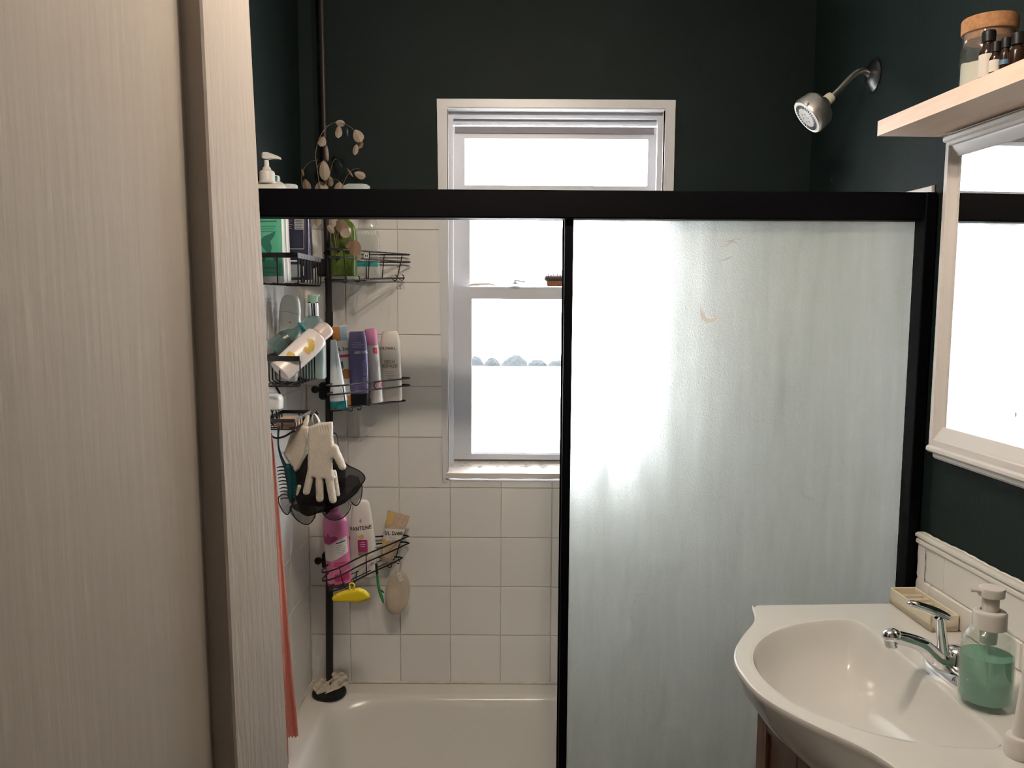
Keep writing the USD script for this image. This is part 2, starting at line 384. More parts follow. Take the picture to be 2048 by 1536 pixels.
top = np.array([[p, [p[0], D + .03, sf0 + .006], [p[0], YA + .03, sb0]] for p in wob]); bot = top.copy(); bot[:, :, 2] = np.minimum(bot[:, :, 2], sf0) - .016; bot[:, 0, 2] += .001 * np.sin(np.arange(40) * 1.3)
sill = cat([flip(grid_mesh(top)), grid_mesh(bot), grid_mesh(np.stack([top[:, 0], bot[:, 0]], 1))])
obj('window_sill', sill, sill_paint, win, smooth=40)
mould = M('mildew', (.33, .26, .20), .9)
for k in range(26):
    x = rng.uniform(-.17, .12); t = rng.uniform(.15, .75)
    c = np.array([x, D + .03 + t * (YA - D - .03), sf0 + .006 + t * (sb0 - sf0 - .006) + .0004])
    w_, d_ = rng.uniform(.002, .009), rng.uniform(.0008, .0018)
    e = trimesh.creation.icosphere(1); e.apply_scale([w_, d_, .0006]); e.apply_translation(c); obj('mildew_speck', e, mould, win)

# ---------------------------------------------------------------- bath and shower screen
YH0, YH1 = 1.803, 1.858
tcx, tcy, trx, try_ = (XL + .874) / 2, (1.802 + D - .003) / 2, (.874 - XL) / 2, (D - .003 - 1.802) / 2
rings = []
for z, ins, p in [(0, .012, 60), (.30, .012, 60), (RIM - .012, 0, 60), (RIM - .003, 0, 60), (RIM, .004, 60), (RIM, .066, 30), (RIM - .002, .076, 14), (RIM - .012, .088, 9), (RIM - .04, .098, 7), (.20, .125, 6), (.11, .155, 5), (.075, .185, 4), (.062, .24, 4)]:
    q = ring(trx - ins, try_ - ins, p, 160); rings.append(np.column_stack([q[:, 0] + tcx, q[:, 1] + tcy, np.full(160, z)]))
tub = thing('bathtub', 'cream white bathtub below the window, its rim against the tiles', 'bathtub')
obj('tub_shell', skin(rings), enamel, tub, smooth=50)
caulk = M('caulk', (.66, .61, .55), .6, vary=(25, (.50, .42, .34), (1, 1, 1)))
obj('caulk_bead', tube([(XL + .002, D - .0015, RIM + .0015), (.872, D - .0015, RIM + .0015)], .0035, 6), caulk, tub)
obj('caulk_bead', tube([(XL + .0015, D - .001, RIM + .003), (XL + .0015, D - .001, TILE_TOP)], .0028, 6), caulk, wall_left)
obj('caulk_bead', tube([(XL + .0015, 1.86, RIM + .0015), (XL + .0015, D - .002, RIM + .0015)], .0035, 6), caulk, tub)

scr = thing('shower_screen', 'black framed shower screen with a frosted glass panel over the bath edge', 'shower screen')
xh1 = rw(.66, 0)[0] - .006
obj('header_rail', bx((XL, YH0, 1.731), (xh1, YH1, 1.791), .003), black_metal, scr)
obj('side_post', rwbox(.650, .694, RIM + .004, 1.7895, .0065, .031, .002), black_metal, scr)
obj('side_post', bx((XL + .001, YH0 + .006, RIM + .034), (XL + .026, YH1 - .006, 1.731), .002), black_metal, scr)
obj('bottom_track', bx((XL + .001, YH0 + .004, RIM + .0005), (xh1 - .02, YH1 - .002, RIM + .034), .003), black_metal, scr)
YG = 1.838
obj('glass_panel', bx((.130, YG, RIM + .036), (xh1 - .012, YG + .005, 1.735)), frost, scr, smooth=False)
obj('panel_stile', bx((.1135, YG - .014, RIM + .035), (.132, YG + .010, 1.733), .002), black_metal, scr)
obj('panel_stile', bx((.1100, YG + .012, RIM + .035), (.126, YG + .019, 1.733), .002), black_metal, scr)
g0 = at_y(1802, 1096, YG + .02)
obj('door_guide', bx(g0 - [.009, .008, .022], g0 + [.012, .012, .022], .002), M('guide_plastic', (.10, .12, .13), .6), scr)
rd = at_y(1836, 515, YG - .0015)
obj('round_mark', orient(lathe([(.004, 0), (.007, 0), (.007, .001), (.004, .001)], 20), (0, -1, 0), rd), frost, scr)
scuff = M('white_scuff', (.82, .81, .78), .7)
def blotch(pts, wid, y):
    """a smear on the glass: pixels of its middle line, widths in metres"""
    w_ = smoothpath(np.array([at_y(px, py, y) for px, py in pts])[:, [0, 2]], 16); r_ = np.interp(np.linspace(0, 1, 16), np.linspace(0, 1, len(wid)), wid)
    return prism(unary_union([Point(*w_[i]).buffer(r_[i], 6).union(Point(*w_[i + 1]).buffer(r_[i + 1], 6)).convex_hull for i in range(15)]).buffer(0), y - .0004, y + .0003)
obj('scuff_mark', blotch([(1401, 616), (1407, 634), (1420, 642), (1433, 634), (1424, 627)], (.0012, .0044, .0042, .0036, .0012), YG - .0006), scuff, scr)
obj('scuff_mark', blotch([(1482, 737), (1491, 734), (1504, 735)], (.0006, .0022, .0007), YG - .0006), scuff, scr)
obj('scuff_mark', blotch([(1484, 736), (1488, 739), (1493, 737)], (.0006, .0014, .0005), YG - .0006), scuff, scr)
obj('scuff_mark', blotch([(1593, 826), (1592, 831), (1593, 834)], (.0012, .0022, .0010), YG - .0006), scuff, scr)
wet = M('grey_residue', (.60, .60, .57), .8)
for px, py in ((1453, 1138), (1490, 1140), (1425, 1128), (1530, 1162), (1540, 805), (1500, 1128), (1264, 1090), (1560, 1150)):
    obj('dry_spot', blotch([(px, py - 1), (px + .5, py), (px, py + 1)], (.0006, .0011, .0006), YG - .0006), scuff, scr)
for pts in ([(1440, 492), (1455, 489), (1470, 478), (1482, 480)], [(1438, 521), (1452, 518), (1466, 512)], [(1448, 484), (1462, 482), (1476, 488)]):
    obj('residue_streak', blotch(pts, (.0006, .0016, .0007), YG - .0006), wet, scr)

# ---------------------------------------------------------------- materials of the things
black_wire = M('black_wire', (.010, .008, .0075), .5, specular_ior_level=.22)
band_metal = M('black_band', (.016, .015, .017), .32)
white_p = M('white_plastic', (.74, .70, .65), .32, trans=(.12, (.8, .75, .7)))
cream_p = M('cream_plastic', (.66, .61, .54), .35)
aloe = M('aloe_green', (.075, .36, .22), .34)
aloe_pale = M('aloe_leaf_green', (.012, .13, .09), .4)
navy = M('navy_plastic', (.012, .014, .035), .3)
navy_l = M('navy_label', (.016, .022, .045), .4)
print_w = M('white_print', (.62, .62, .62), .5)
print_g = M('dark_green_print', (.02, .12, .09), .5)
print_k = M('black_print', (.03, .028, .03), .5)
print_gold = M('olive_print', (.25, .21, .11), .5)
print_grey = M('grey_print', (.33, .31, .28), .5)
print_red = M('red_print', (.62, .03, .06), .5)
lime = M('lime_liquid', (.115, .17, .03), .25, trans=(.3, (.25, .36, .08)))
clear_p = pane('clear_plastic', (.93, .94, .93), solid=.06)
teal = M('teal_plastic', (.01, .20, .22), .3)
teal_clear = M('teal_translucent', (.004, .06, .066), .22)
purple = M('purple_plastic', (.105, .085, .20), .22)
black_p = M('black_plastic', (.008, .008, .009), .45, specular_ior_level=.25)
pink_cap = M('pink_plastic', (.55, .20, .33), .4)
pink_b = M('pink_bottle', (.62, .17, .33), .3)
pink_d = M('deep_pink_print', (.45, .03, .13), .45)
magenta = M('magenta_print', (.33, .03, .14), .45)
blush = M('blush_plastic', (.74, .655, .62), .28)
tube_w = M('tube_white', (.60, .63, .65), .35)
tube_tan = M('tube_tan', (.42, .30, .21), .45, vary=(260, (.60, .46, .33), V3))
oat = M('oat_gold', (.62, .42, .13), .5)
orange_p = M('orange_plastic', (.50, .20, .05), .4)
blue_p = M('pale_blue_plastic', (.30, .42, .52), .4)
aqua = M('aqua_plastic', (.52, .61, .58), .22, trans=(.4, (.5, .65, .62)))
mint = M('mint_plastic', (.36, .56, .42), .35, trans=(.3, (.5, .75, .6)))
chrome = M('chrome', (.80, .80, .82), .06, metal=1.0)
steel = M('brushed_nickel', (.66, .62, .56), .36, metal=1.0)
mark_y = M('ochre_print', (.62, .42, .08), .5)

def sc(px, py, y):                      # metres per pixel of the photograph at that place
    return float(np.dot(at_y(px, py, y) - C, F)) / FPX
def vessel(name, label, cat_, base, y, prof, depth, mat, tilt=0.0, part='body', turn=0.0, group=None, n=36, z=None):
    """bottle standing at a pixel: profile of (height, half width[, power]) in pixels"""
    s = sc(*base, y); loc = at_y(*base, y)
    if z is not None: loc[2] = z
    t = thing(name, label, cat_, loc, rotm([0, 1, 0], tilt) @ rotm([0, 0, 1], turn), group)
    secs = [(h * s, w * s, w * s * depth, (q[0] if q else 2.4)) for h, w, *q in prof]
    obj(part, loft(secs, n), mat, t, smooth=50)
    return t, secs, s

# ---------------------------------------------------------------- corner tension pole with three wire baskets
PX, PY = at_y(659, 1300, 2.41)[0], 2.41
caddy = thing('corner_caddy', 'black tension pole caddy with three wire baskets standing in the corner of the bath', 'shower caddy')
p_lo, p_mid, p_hi = at_y(659, 1372, PY), at_y(658, 470, PY), at_y(643, 0, PY)
p_lo[2] = RIM + .008; p_top = p_mid + (p_hi - p_mid) * (H - p_mid[2]) / (p_hi[2] - p_mid[2])
pole_m = M('pole_bronze', (.014, .011, .010), .45, specular_ior_level=.3)
obj('pole', tube([p_lo, p_mid + (p_lo - p_mid) * .16], .0113, 16), pole_m, caddy)
obj('upper_pole', tube([p_mid + (p_lo - p_mid) * .16, p_top - [0, 0, .02]], .0098, 16), pole_m, caddy)
obj('ceiling_cup', orient(lathe([(0, 0), (.012, 0), (.028, .016), (.028, .0195), (0, .0195)]), (0, 0, 1), p_top - [0, 0, .02]), black_p, caddy)
obj('foot', orient(lathe([(0, 0), (.050, 0), (.052, .004), (.050, .011), (.018, .015), (0, .015)], 40), (0, 0, 1), (p_lo[0], PY - .004, RIM + .0003)), black_p, caddy)
def wire_basket(rails, bottom, hooks, yl=2.20, yr=2.447):
    """rails: pixel pairs (left end, right end) of the front rails, top first; bottom: the same for the floor"""
    bk = thing('basket', parent=caddy)
    def loop(pl, pr, inset=0.0):
        a, b = at_y(*pl, yl), at_y(*pr, yr); b[1] = min(b[1], yr); zc = (a[2] + b[2]) / 2
        u = (b - a) / np.linalg.norm(b - a)
        pk = np.array([PX + .012, 2.466, zc]); e = b + np.array([-.004, .018, 0])
        return a, b, [np.array([PX + .006, 2.40, zc]), a + [-.012, .03, 0], a + [-.004, .004, 0], a + u * .012, a + u * .1, b - u * .014, b + [.001, .002, 0], b + [.005, .010, 0], e, e + [-.016, .002, 0], (e + pk) / 2 + [0, .001, 0], pk]
    ends = []
    for k, (pl, pr) in enumerate(rails):
        a, b, pth = loop(pl, pr); ends.append((a, b))
        obj('rail', tube(smoothpath(pth, 60), .0023, 7), black_wire, bk)
    a, b, pth = loop(*bottom); obj('bottom_rail', tube(smoothpath(pth, 60), .0023, 7), black_wire, bk)
    pk = np.array([PX + .02, 2.462, (a[2] + b[2]) / 2]); u = b - a
    for t in (.10, .28, .46, .64, .82):
        q0, q1 = a + (pk - a) * t * .95, b + (pk - b) * t * .95
        obj('floor_wire', tube([q0, q1], .0014, 6), black_wire, bk)
    obj('floor_wire', tube([a + u * .33, pk + (b - pk) * .30], .0014, 6), black_wire, bk)
    ta, tb = ends[0]
    for t in (.16, .48):
        obj('upright', tube([ta + (tb - ta) * t, a + (b - a) * t], .0014, 6), black_wire, bk)
    for t in (.08, .30, .52):
        top = tb + (np.array([PX, 2.466, (ta[2] + tb[2]) / 2]) - tb) * t + [0, .017 * (1 - t), 0]; lo = b + (pk - b) * t + [0, .017 * (1 - t), 0]
        obj('upright', tube([top, lo], .0014, 6), black_wire, bk)
    for t in hooks:
        q = a + u * t; d = np.array([u[1], -u[0], 0]); d /= np.linalg.norm(d)
        obj('hook', tube(smoothpath([q + d * -.004, q + d * .004 + [0, 0, -.006], q + d * .012 + [0, 0, -.004], q + d * .013 + [0, 0, .005], q + d * .008 + [0, 0, .009]], 14), .0014, 6), black_wire, bk)
    k0 = np.array([PX - .004, PY - .014, (ta[2] + a[2]) / 2])
    obj('clamp', bx(k0 - [.010, .010, .026], k0 + [.014, .026, .024], .006), black_p, bk)
    obj('clamp_knob', orient(lathe([(0, 0), (.004, 0), (.004, .012), (.010, .014), (.011, .024), (.008, .028), (0, .028)], 14), (-.35, -.9, .1), k0 + [-.008, -.008, .004]), black_p, bk)
    return a, b
bA = wire_basket([((660, 497), (816, 509)), ((660, 513), (817, 524))], ((668, 561), (804, 556)), (.12, .3, .86, .97))
bB = wire_basket([((658, 773), (816, 757)), ((660, 790), (817, 771))], ((668, 822), (806, 802)), (.2, .32))
bC = wire_basket([((650, 1146), (813, 1074)), ((651, 1163), (814, 1088))], ((664, 1184), (801, 1118)), (.17, .26, .80, .93))

# ---------------------------------------------------------------- upper corner basket
t, S, s = vessel('lime_bottle', 'lime green bottle at the left of the top corner basket', 'bottle', (689, 552), 2.335, [(0, 22, 4), (2, 24, 4), (70, 25, 4), (92, 24, 3.5), (104, 18, 3), (112, 9, 2), (118, 9, 2)], .72, lime)
obj('cap', xf(lathe([(0, 0), (.0145, 0), (.0145, .03), (0, .03)], 24), trimesh.transformations.translation_matrix([0, 0, 117 * s])), black_p, t)
t, S, s = vessel('soap_bottle', 'clear empty soap bottle with a teal band and flat pump in the top corner basket', 'bottle', (737, 551), 2.405, [(0, 23, 3), (2, 24.5, 3), (60, 23.5, 3), (90, 21, 2.6), (108, 17, 2.3), (118, 11, 2), (124, 8, 2), (135, 8, 2)], .62, clear_p)
obj('band', patch(S, sbox(-20 * s, 17 * s, 20.5 * s, 26 * s), .0006), M('teal_band', (.01, .22, .24), .4), t)
obj('lettering', lettering(S, 'method', 7.5 * s, -1 * s, 84 * s), M('pale_print', (.72, .72, .70), .5), t)
obj('round_sticker', patch(S, Point(-1 * s, 38 * s).buffer(5.5 * s), .0006, .003), print_w, t)
for dx in (-1.9, 1.6): obj('sticker_mark', patch(S, sbox((dx - 1.9) * s, 36 * s, (dx + .1) * s, 40 * s), .0012, .002), print_k, t)
obj('collar', xf(lathe([(0, 0), (9.5 * s, 0), (9.5 * s, 15 * s), (4 * s, 18 * s), (4 * s, 36 * s), (0, 36 * s)], 24), trimesh.transformations.translation_matrix([0, 0, 133 * s])), white_p, t)
obj('pump_head', skin([np.array([[x, -w, z0], [x, w, z0], [x, w, z1], [x, -w, z1]]) * s for x, w, z0, z1 in ((-46, 5, 170, 176), (-36, 8, 168, 179), (-10, 9, 168, 179), (0, 7, 168.5, 178), (5, 2, 171, 175))]), M('pump_grey', (.50, .55, .55), .4), t, smooth=40)

# dried twig with papery leaves, stuck in beside the lime bottle
leaf_m = M('dried_leaf', (.36, .29, .22), .6, vary=(60, (.44, .36, .28), V3), trans=(.3, (.45, .34, .24)))
leaf_d = M('dried_leaf_brown', (.24, .155, .10), .65, trans=(.25, (.3, .18, .1)))
stem_m = M('dried_stem', (.15, .105, .07), .7)
twig = thing('dried_twig', 'dried branch with papery beige leaves arching above the top corner basket', 'dried branch')
YT = 2.30
def stem(pts, r=.0011, dy=0.0):
    P = np.array([at_y(px, py, YT + dy * i / len(pts)) for i, (px, py) in enumerate(pts)]); obj('stem', tube(smoothpath(P, 26), np.linspace(r * 1.5, r * .7, 26), 6), stem_m, twig)
stem([(673, 520), (668, 470), (655, 420), (641, 380), (634, 335), (631, 307), (636, 284), (648, 260), (660, 249), (672, 244), (690, 248), (704, 256), (712, 266)], dy=-.04)
stem([(676, 500), (676, 440), (682, 385), (689, 362), (698, 346), (708, 338), (719, 338)], .0009)
stem([(670, 490), (655, 430), (640, 385), (652, 362), (668, 358), (680, 364)], .0008, .02)
stem([(634, 336), (642, 325), (648, 320)], .0007); stem([(672, 480), (690, 450), (700, 470), (709, 484)], .0009, -.06)
stem([(668, 470), (640, 410), (612, 385), (603, 352), (610, 334), (624, 322), (636, 320)], .0007, .05)
stem([(650, 405), (660, 350), (672, 318), (684, 335)], .0006, .03)
def leaf(px, py, lw, lh, ang, dy=0.0, mat=None, cup=.18):
    s_ = sc(px, py, YT + dy); o = at_y(px, py, YT + dy); a = math.radians(ang)
    u = np.linspace(-1, 1, 9); v = np.linspace(-1, 1, 13); Pg = np.zeros((13, 9, 3))
    for i, vv in enumerate(v):
        w_ = (1 - abs(vv) ** 2.2) ** .75 * (1 - .16 * vv)
        for j, uu in enumerate(u):
            x, z = uu * w_ * lw / 2, vv * lh / 2; dep = (cup * lw * (uu * w_) ** 2 + .10 * lh * vv * vv * math.sin(px)) - .6 * (abs(uu) < .01)
            X, Z = x * math.cos(a) - z * math.sin(a), x * math.sin(a) + z * math.cos(a)
            Pg[i, j] = o + np.array([X, dep, Z]) * s_
    top = grid_mesh(Pg); bot = grid_mesh(Pg + [0, .0007, 0]); obj('leaf', cat([flip(bot), top]), mat or leaf_m, twig)
for a in [(680, 246, 13, 20, 80, -.03), (677, 264, 14, 25, -6, -.03), (716, 272, 21, 27, 25, -.04), (711, 299, 11, 22, -12, -.04), (720, 288, 12, 20, -20, -.02, leaf_d), (644, 283, 16, 21, -20, -.01), (654, 306, 6, 32, 4, -.01), (648, 341, 21, 40, 3, -.03), (720, 350, 15, 24, 70, -.01),
          (613, 372, 16, 28, 12, .04, leaf_d), (642, 378, 28, 32, 8, 0), (678, 375, 19, 22, -10, 0), (660, 362, 12, 22, 10, .02, leaf_d), (634, 442, 15, 22, 5, .03), (664, 444, 15, 24, 8, -.02), (683, 452, 25, 30, 10, -.02, leaf_d),
          (661, 458, 12, 20, 35, -.03, leaf_m), (690, 466, 20, 20, -20, -.05), (710, 496, 24, 34, -8, -.09, leaf_d), (718, 514, 9, 14, -25, -.09), (697, 488, 13, 18, -15, -.02, leaf_d), (693, 265, 7, 22, 0, .02, navy_l), (605, 345, 5, 16, 12, .05, leaf_d), (700, 345, 4, 22, 35, .05, leaf_d)]:
    leaf(*a)

# ---------------------------------------------------------------- middle corner basket
def squeeze_tube(name, label, crimp_l, crimp_r, cap_c, cap_w, cap_h, y, mat, cap_mat, part_colors=(), dep=.8, capname='cap'):
    """tube standing on its cap: flat crimp on top, round at the cap; pixels"""
    b = at_y(*cap_c, y); ct_ = (at_y(*crimp_l, y) + at_y(*crimp_r, y)) / 2; L = np.linalg.norm(ct_ - b); s_ = sc(*cap_c, y)
    tilt = math.degrees(math.atan2(ct_[0] - b[0], ct_[2] - b[2])); t_ = thing(name, label, 'tube', b, rotm([0, 1, 0], tilt))
    cw = np.linalg.norm(at_y(*crimp_r, y) - at_y(*crimp_l, y)) / 2; w0 = cap_w * s_; h0 = cap_h * s_
    se = [(h0, w0 * .97, w0 * dep, 2.2)] + [(h0 + (L - h0) * k, w0 * (1 - k) + cw * k, w0 * dep * (1 - k) ** .9 + .0016, 2.2 + .6 * k) for k in (.03, .25, .5, .75, .92, .94, 1)]
    obj('body', loft(se, 36), mat, t_, smooth=50)
    obj(capname, loft([(0, w0 * .93, w0 * dep * .9, 2.2), (.0012, w0 * .98, w0 * dep, 2.2), (h0, w0, w0 * dep * 1.03, 2.2), (h0 + .0005, w0 * .6, w0 * .5, 2)], 30), cap_mat, t_, smooth=40)
    return t_, se, s_, L
t, S, s, L = squeeze_tube('lotion_tube', 'white squeeze tube standing on its teal cap in the middle corner basket', (661, 680), (672, 679), (679, 818), 17.5, 17, 2.28, tube_w, teal)
obj('band', patch(S, sbox(-15 * s, 24 * s, 15 * s, 33 * s), .0005), M('silver_band', (.45, .45, .45), .4), t)
obj('scribble', cat([tube(smoothpath([[x, front(S, x, z, .0006), z] for x, z in [(4 * s + .5 * s * math.sin(k), (60 + 8 * k) * s) for k in range(8)]], 20), .0009, 5)]), M('soft_blue_print', (.25, .42, .48), .5), t)
t, S, s, L = squeeze_tube('scrub_tube', 'white and apricot scrub tube with orange and blue end, behind the teal capped tube', (664, 651), (694, 653), (697, 814), 15, 24, 2.36, M('scrub_white', (.66, .64, .60), .4), orange_p)
obj('end_band', patch(S, sbox(-16 * s, L - 29 * s, 0, L - 1 * s), .0005), orange_p, t); obj('end_band', patch(S, sbox(0, L - 29 * s, 15 * s, L - 1 * s), .0005), blue_p, t)
obj('lettering', lettering(S, 'St. Ives', 6.5 * s, 4.5 * s, L - 46 * s, bold=True), print_k, t)
obj('strip', patch(S, sbox(-8 * s, L - 62 * s, 14 * s, L - 57 * s), .0006), print_red, t)
obj('fruit_print', patch(S, Point(5 * s, L - 95 * s).buffer(10 * s), .0006), orange_p, t)
obj('leaf_print', patch(S, Polygon([(-6 * s, L - 90 * s), (-8 * s, L - 76 * s), (0, L - 68 * s), (1 * s, L - 82 * s)]), .0009), print_g, t)
t, S, s = vessel('shampoo_bottle', 'purple bottle upside down on a black cap in the middle corner basket', 'bottle', (721, 813), 2.345, [(0, 17, 2.2), (1, 17.5, 2.2), (27, 18, 2.2), (27.6, 18.3, 2.2), (90, 18.8, 2.2), (125, 18.5, 2.2), (140, 16.5, 2.2), (147, 15.6, 2.2), (150, 14.5, 2.2)], .62, purple, tilt=-1.8)
obj('cap', loft([(0, 17.3 * s, 17.3 * .63 * s, 2.2), (.001, 18 * s, 18 * .63 * s, 2.2), (27 * s, 18.6 * s, 18.6 * .63 * s, 2.2)]), black_p, t)
obj('lettering', lettering(S, 'SILVER', 5 * s, 7 * s, 109 * s, spin=180, bold=True), print_w, t)
obj('lettering', lettering(S, 'TOUCH OF SILVER', 4.6 * s, 12.5 * s, 66 * s, spin=-90), M('lilac_print', (.30, .28, .45), .5), t)
obj('print_line', patch(S, sbox(-6 * s, 32 * s, 12 * s, 34 * s), .0005, .003), M('lilac_print_b', (.26, .24, .4), .5), t)
for k, w_ in enumerate((13, 11, 14, 8)): obj('print_line', patch(S, sbox((2 - w_) * s, (118 + 3.2 * k) * s, (2 + w_) * s, (119 + 3.2 * k) * s), .0005), M(f'lilac_line_{k}', (.2, .18, .32), .5), t)
t, S, s = vessel('aerosol_can', 'white aerosol can with a pink cap, between the purple and the cream bottles', 'spray can', (754, 804), 2.39, [(0, 12, 2), (2, 12.7, 2), (112, 12.7, 2), (114, 12.4, 2)], 1.0, M('can_white', (.60, .57, .54), .3), tilt=-4.5)
obj('cap', xf(lathe([(0, 0), (12.9 * s, 0), (12.9 * s, 26 * s), (12 * s, 31 * s), (9 * s, 33 * s), (0, 33 * s)], 28), trimesh.transformations.translation_matrix([0, 0, 114 * s])), pink_cap, t)
obj('emblem', patch(S, unary_union([Polygon([(3 * s, 109 * s), (11 * s, 109 * s), (11 * s, 106 * s), (5 * s, 106 * s)]), Polygon([(5 * s, 103 * s), (11 * s, 105 * s), (11 * s, 96 * s), (8 * s, 101 * s), (4 * s, 98 * s)])]).convex_hull.difference(Polygon([(6 * s, 104 * s), (9 * s, 104 * s), (8 * s, 102 * s)])), .0006, .003), print_red, t)
for k, w_ in enumerate((13, 9, 11, 7)): obj('print_line', patch(S, sbox((6 + 1.6 * k) * s, (62 + k * 3) * s, (6.8 + 1.6 * k) * s, (62 + k * 3 + 2 * w_) * s), .0005, .003), print_grey, t)
obj('flower_print', patch(S, Point(6 * s, 34 * s).buffer(8 * s).difference(Point(6 * s, 34 * s).buffer(5.5 * s)), .0005, .003), print_red, t)
t, S, s = vessel('conditioner_bottle', 'cream shampoo bottle with gold lettering at the right of the middle corner basket', 'bottle', (784, 801), 2.432, [(0, 19.5, 2.6), (1.5, 20.5, 2.6), (90, 20.3, 2.5), (118, 19.4, 2.4), (130, 17.5, 2.3), (136, 15.5, 2.2), (139, 13.5, 2.2)], .5, cream_p, tilt=-1.2)
obj('lettering', lettering(S, 'GOLDWELL.', 4.6 * s, -4 * s, 105 * s, bold=True), print_k, t)
obj('lettering', lettering(S, 'RICH', 6.2 * s, -1 * s, 78.5 * s, bold=True), print_gold, t); obj('lettering', lettering(S, 'REPAIR', 6.2 * s, -1 * s, 70 * s, bold=True), print_gold, t)
for k, w_ in enumerate((9, 8, 10, 7, 8)): obj('print_line', patch(S, sbox((-1 - w_) * s, (58 - 3.4 * k) * s, (-1 + w_) * s, (59 - 3.4 * k) * s), .0005, .003), print_grey, t)

# ---------------------------------------------------------------- lower corner basket
t, S, s = vessel('pink_bottle', 'tall pink bottle with a white label at the left of the lower corner basket', 'bottle', (680, 1170), 2.29, [(0, 22, 2), (1, 23.5, 2), (9, 24, 2), (9.5, 24, 2), (60, 24.4, 2), (128, 24.8, 2), (140, 22, 2), (148, 12, 2), (150, 9, 2), (158, 9, 2)], .9, pink_b, tilt=-3.4)
obj('base_ring', loft([(0, 22.3 * s, 20 * s, 2), (.001, 23.8 * s, 21.4 * s, 2), (8 * s, 24.5 * s, 22 * s, 2)]), M('base_maroon', (.07, .03, .04), .4), t)
obj('label', patch(S, Polygon([(-23 * s, 56 * s), (-8 * s, 55 * s), (8 * s, 62 * s), (23 * s, 70 * s), (23 * s, 103 * s), (8 * s, 98 * s), (-10 * s, 88 * s), (-23 * s, 90 * s)]), .0005), M('label_white', (.66, .62, .60), .45), t)
obj('flower_print', patch(S, Polygon([(-23 * s, 91 * s), (-23 * s, 110 * s), (-17 * s, 103 * s), (-12 * s, 112 * s), (-6 * s, 104 * s), (2 * s, 107 * s), (9 * s, 101 * s), (0, 95 * s), (-10 * s, 90 * s)]), .0005), magenta, t)
obj('red_panel', patch(S, sbox(-4 * s, 14 * s, 22 * s, 29 * s), .0005), pink_d, t)
obj('print_line', patch(S, Polygon([(3 * s, 90 * s), (20 * s, 93.5 * s), (20 * s, 95.5 * s), (3 * s, 92 * s)]), .0008, .003), print_k, t)
for k, w_ in enumerate((7, 10, 9, 8, 10, 6)): obj('print_line', patch(S, sbox((12 - w_) * s, (86 - 3.4 * k) * s, (11 + w_) * s, (87 - 3.4 * k) * s), .0006, .003), print_grey, t)
for k, w_ in enumerate((12, 14)): obj('print_line', patch(S, sbox((9 - w_) * s, (50 - 5 * k) * s, (9 + w_) * s, (52.4 - 5 * k) * s), .0006, .003), pink_d, t)
t, S, s = vessel('shampoo_bottle', 'white shampoo bottle with rounded top and magenta label in the lower corner basket', 'bottle', (728, 1150), 2.376, [(0, 24, 3), (2, 26, 3), (30, 27, 3), (70, 25.5, 2.8), (120, 20.5, 2.6), (142, 17.5, 2.4), (150, 15, 2.2), (154, 10, 2)], .55, white_p, tilt=-1.5)
obj('lettering', lettering(S, 'PANTENE', 7.0 * s, -1 * s, 99 * s, bold=True, spin=6), print_k, t)
obj('emblem', patch(S, Point(1 * s, 82 * s).buffer(4.5 * s), .0006, .003), oat, t); obj('emblem', patch(S, Polygon([(-7 * s, 85 * s), (-3 * s, 78 * s), (4 * s, 79 * s), (-1 * s, 82 * s)]), .0009, .003), oat, t)
obj('emblem_ghost', patch(S, Polygon([(-3 * s, 112 * s), (-1 * s, 119 * s), (2 * s, 114 * s), (0, 109 * s)]), .0006, .003), print_grey, t)
obj('label', patch(S, sbox(-7 * s, 52 * s, 12 * s, 76 * s), .0006), magenta, t); obj('label', patch(S, sbox(-7 * s, 44 * s, 12 * s, 52 * s), .0006), print_gold, t)
for k, w_ in enumerate((4, 6, 5)): obj('print_line', patch(S, sbox((2.5 - w_) * s, (70 - 4 * k) * s, (2.5 + w_) * s, (71.4 - 4 * k) * s), .0010, .003), print_w, t)
t, S, s, L = squeeze_tube('oat_scrub_tube', 'beige and white scrub tube leaning at the right end of the lower corner basket', (775, 1027), (821, 1026), (772, 1122), 13, 8, 2.43, tube_tan, M('tan_cap', (.38, .27, .19), .4), dep=.6)
obj('panel', patch(S, Polygon([(-17 * s, L * .38), (18 * s, L * .52), (21 * s, L * .73), (-20 * s, L * .64)]), .0007), M('scrub_white_b', (.66, .63, .57), .45), t)
obj('lettering', lettering(S, 'St. Ives', 7.4 * s, 0, L * .60, .0013, spin=16, bold=True), print_k, t)
for k in range(3): obj('print_line', patch(S, sbox(-7 * s, L * (.5 - .035 * k), 8 * s, L * (.51 - .035 * k)), .0012, .003), print_grey, t)
obj('oat_print', patch(S, Point(-13 * s, L * .37).buffer(6 * s), .0010, .003), oat, t); obj('oat_print', patch(S, Polygon([(-21 * s, L * .70), (-21 * s, L * .97), (-6 * s, L * .97), (-10 * s, L * .74)]), .0007), oat, t)

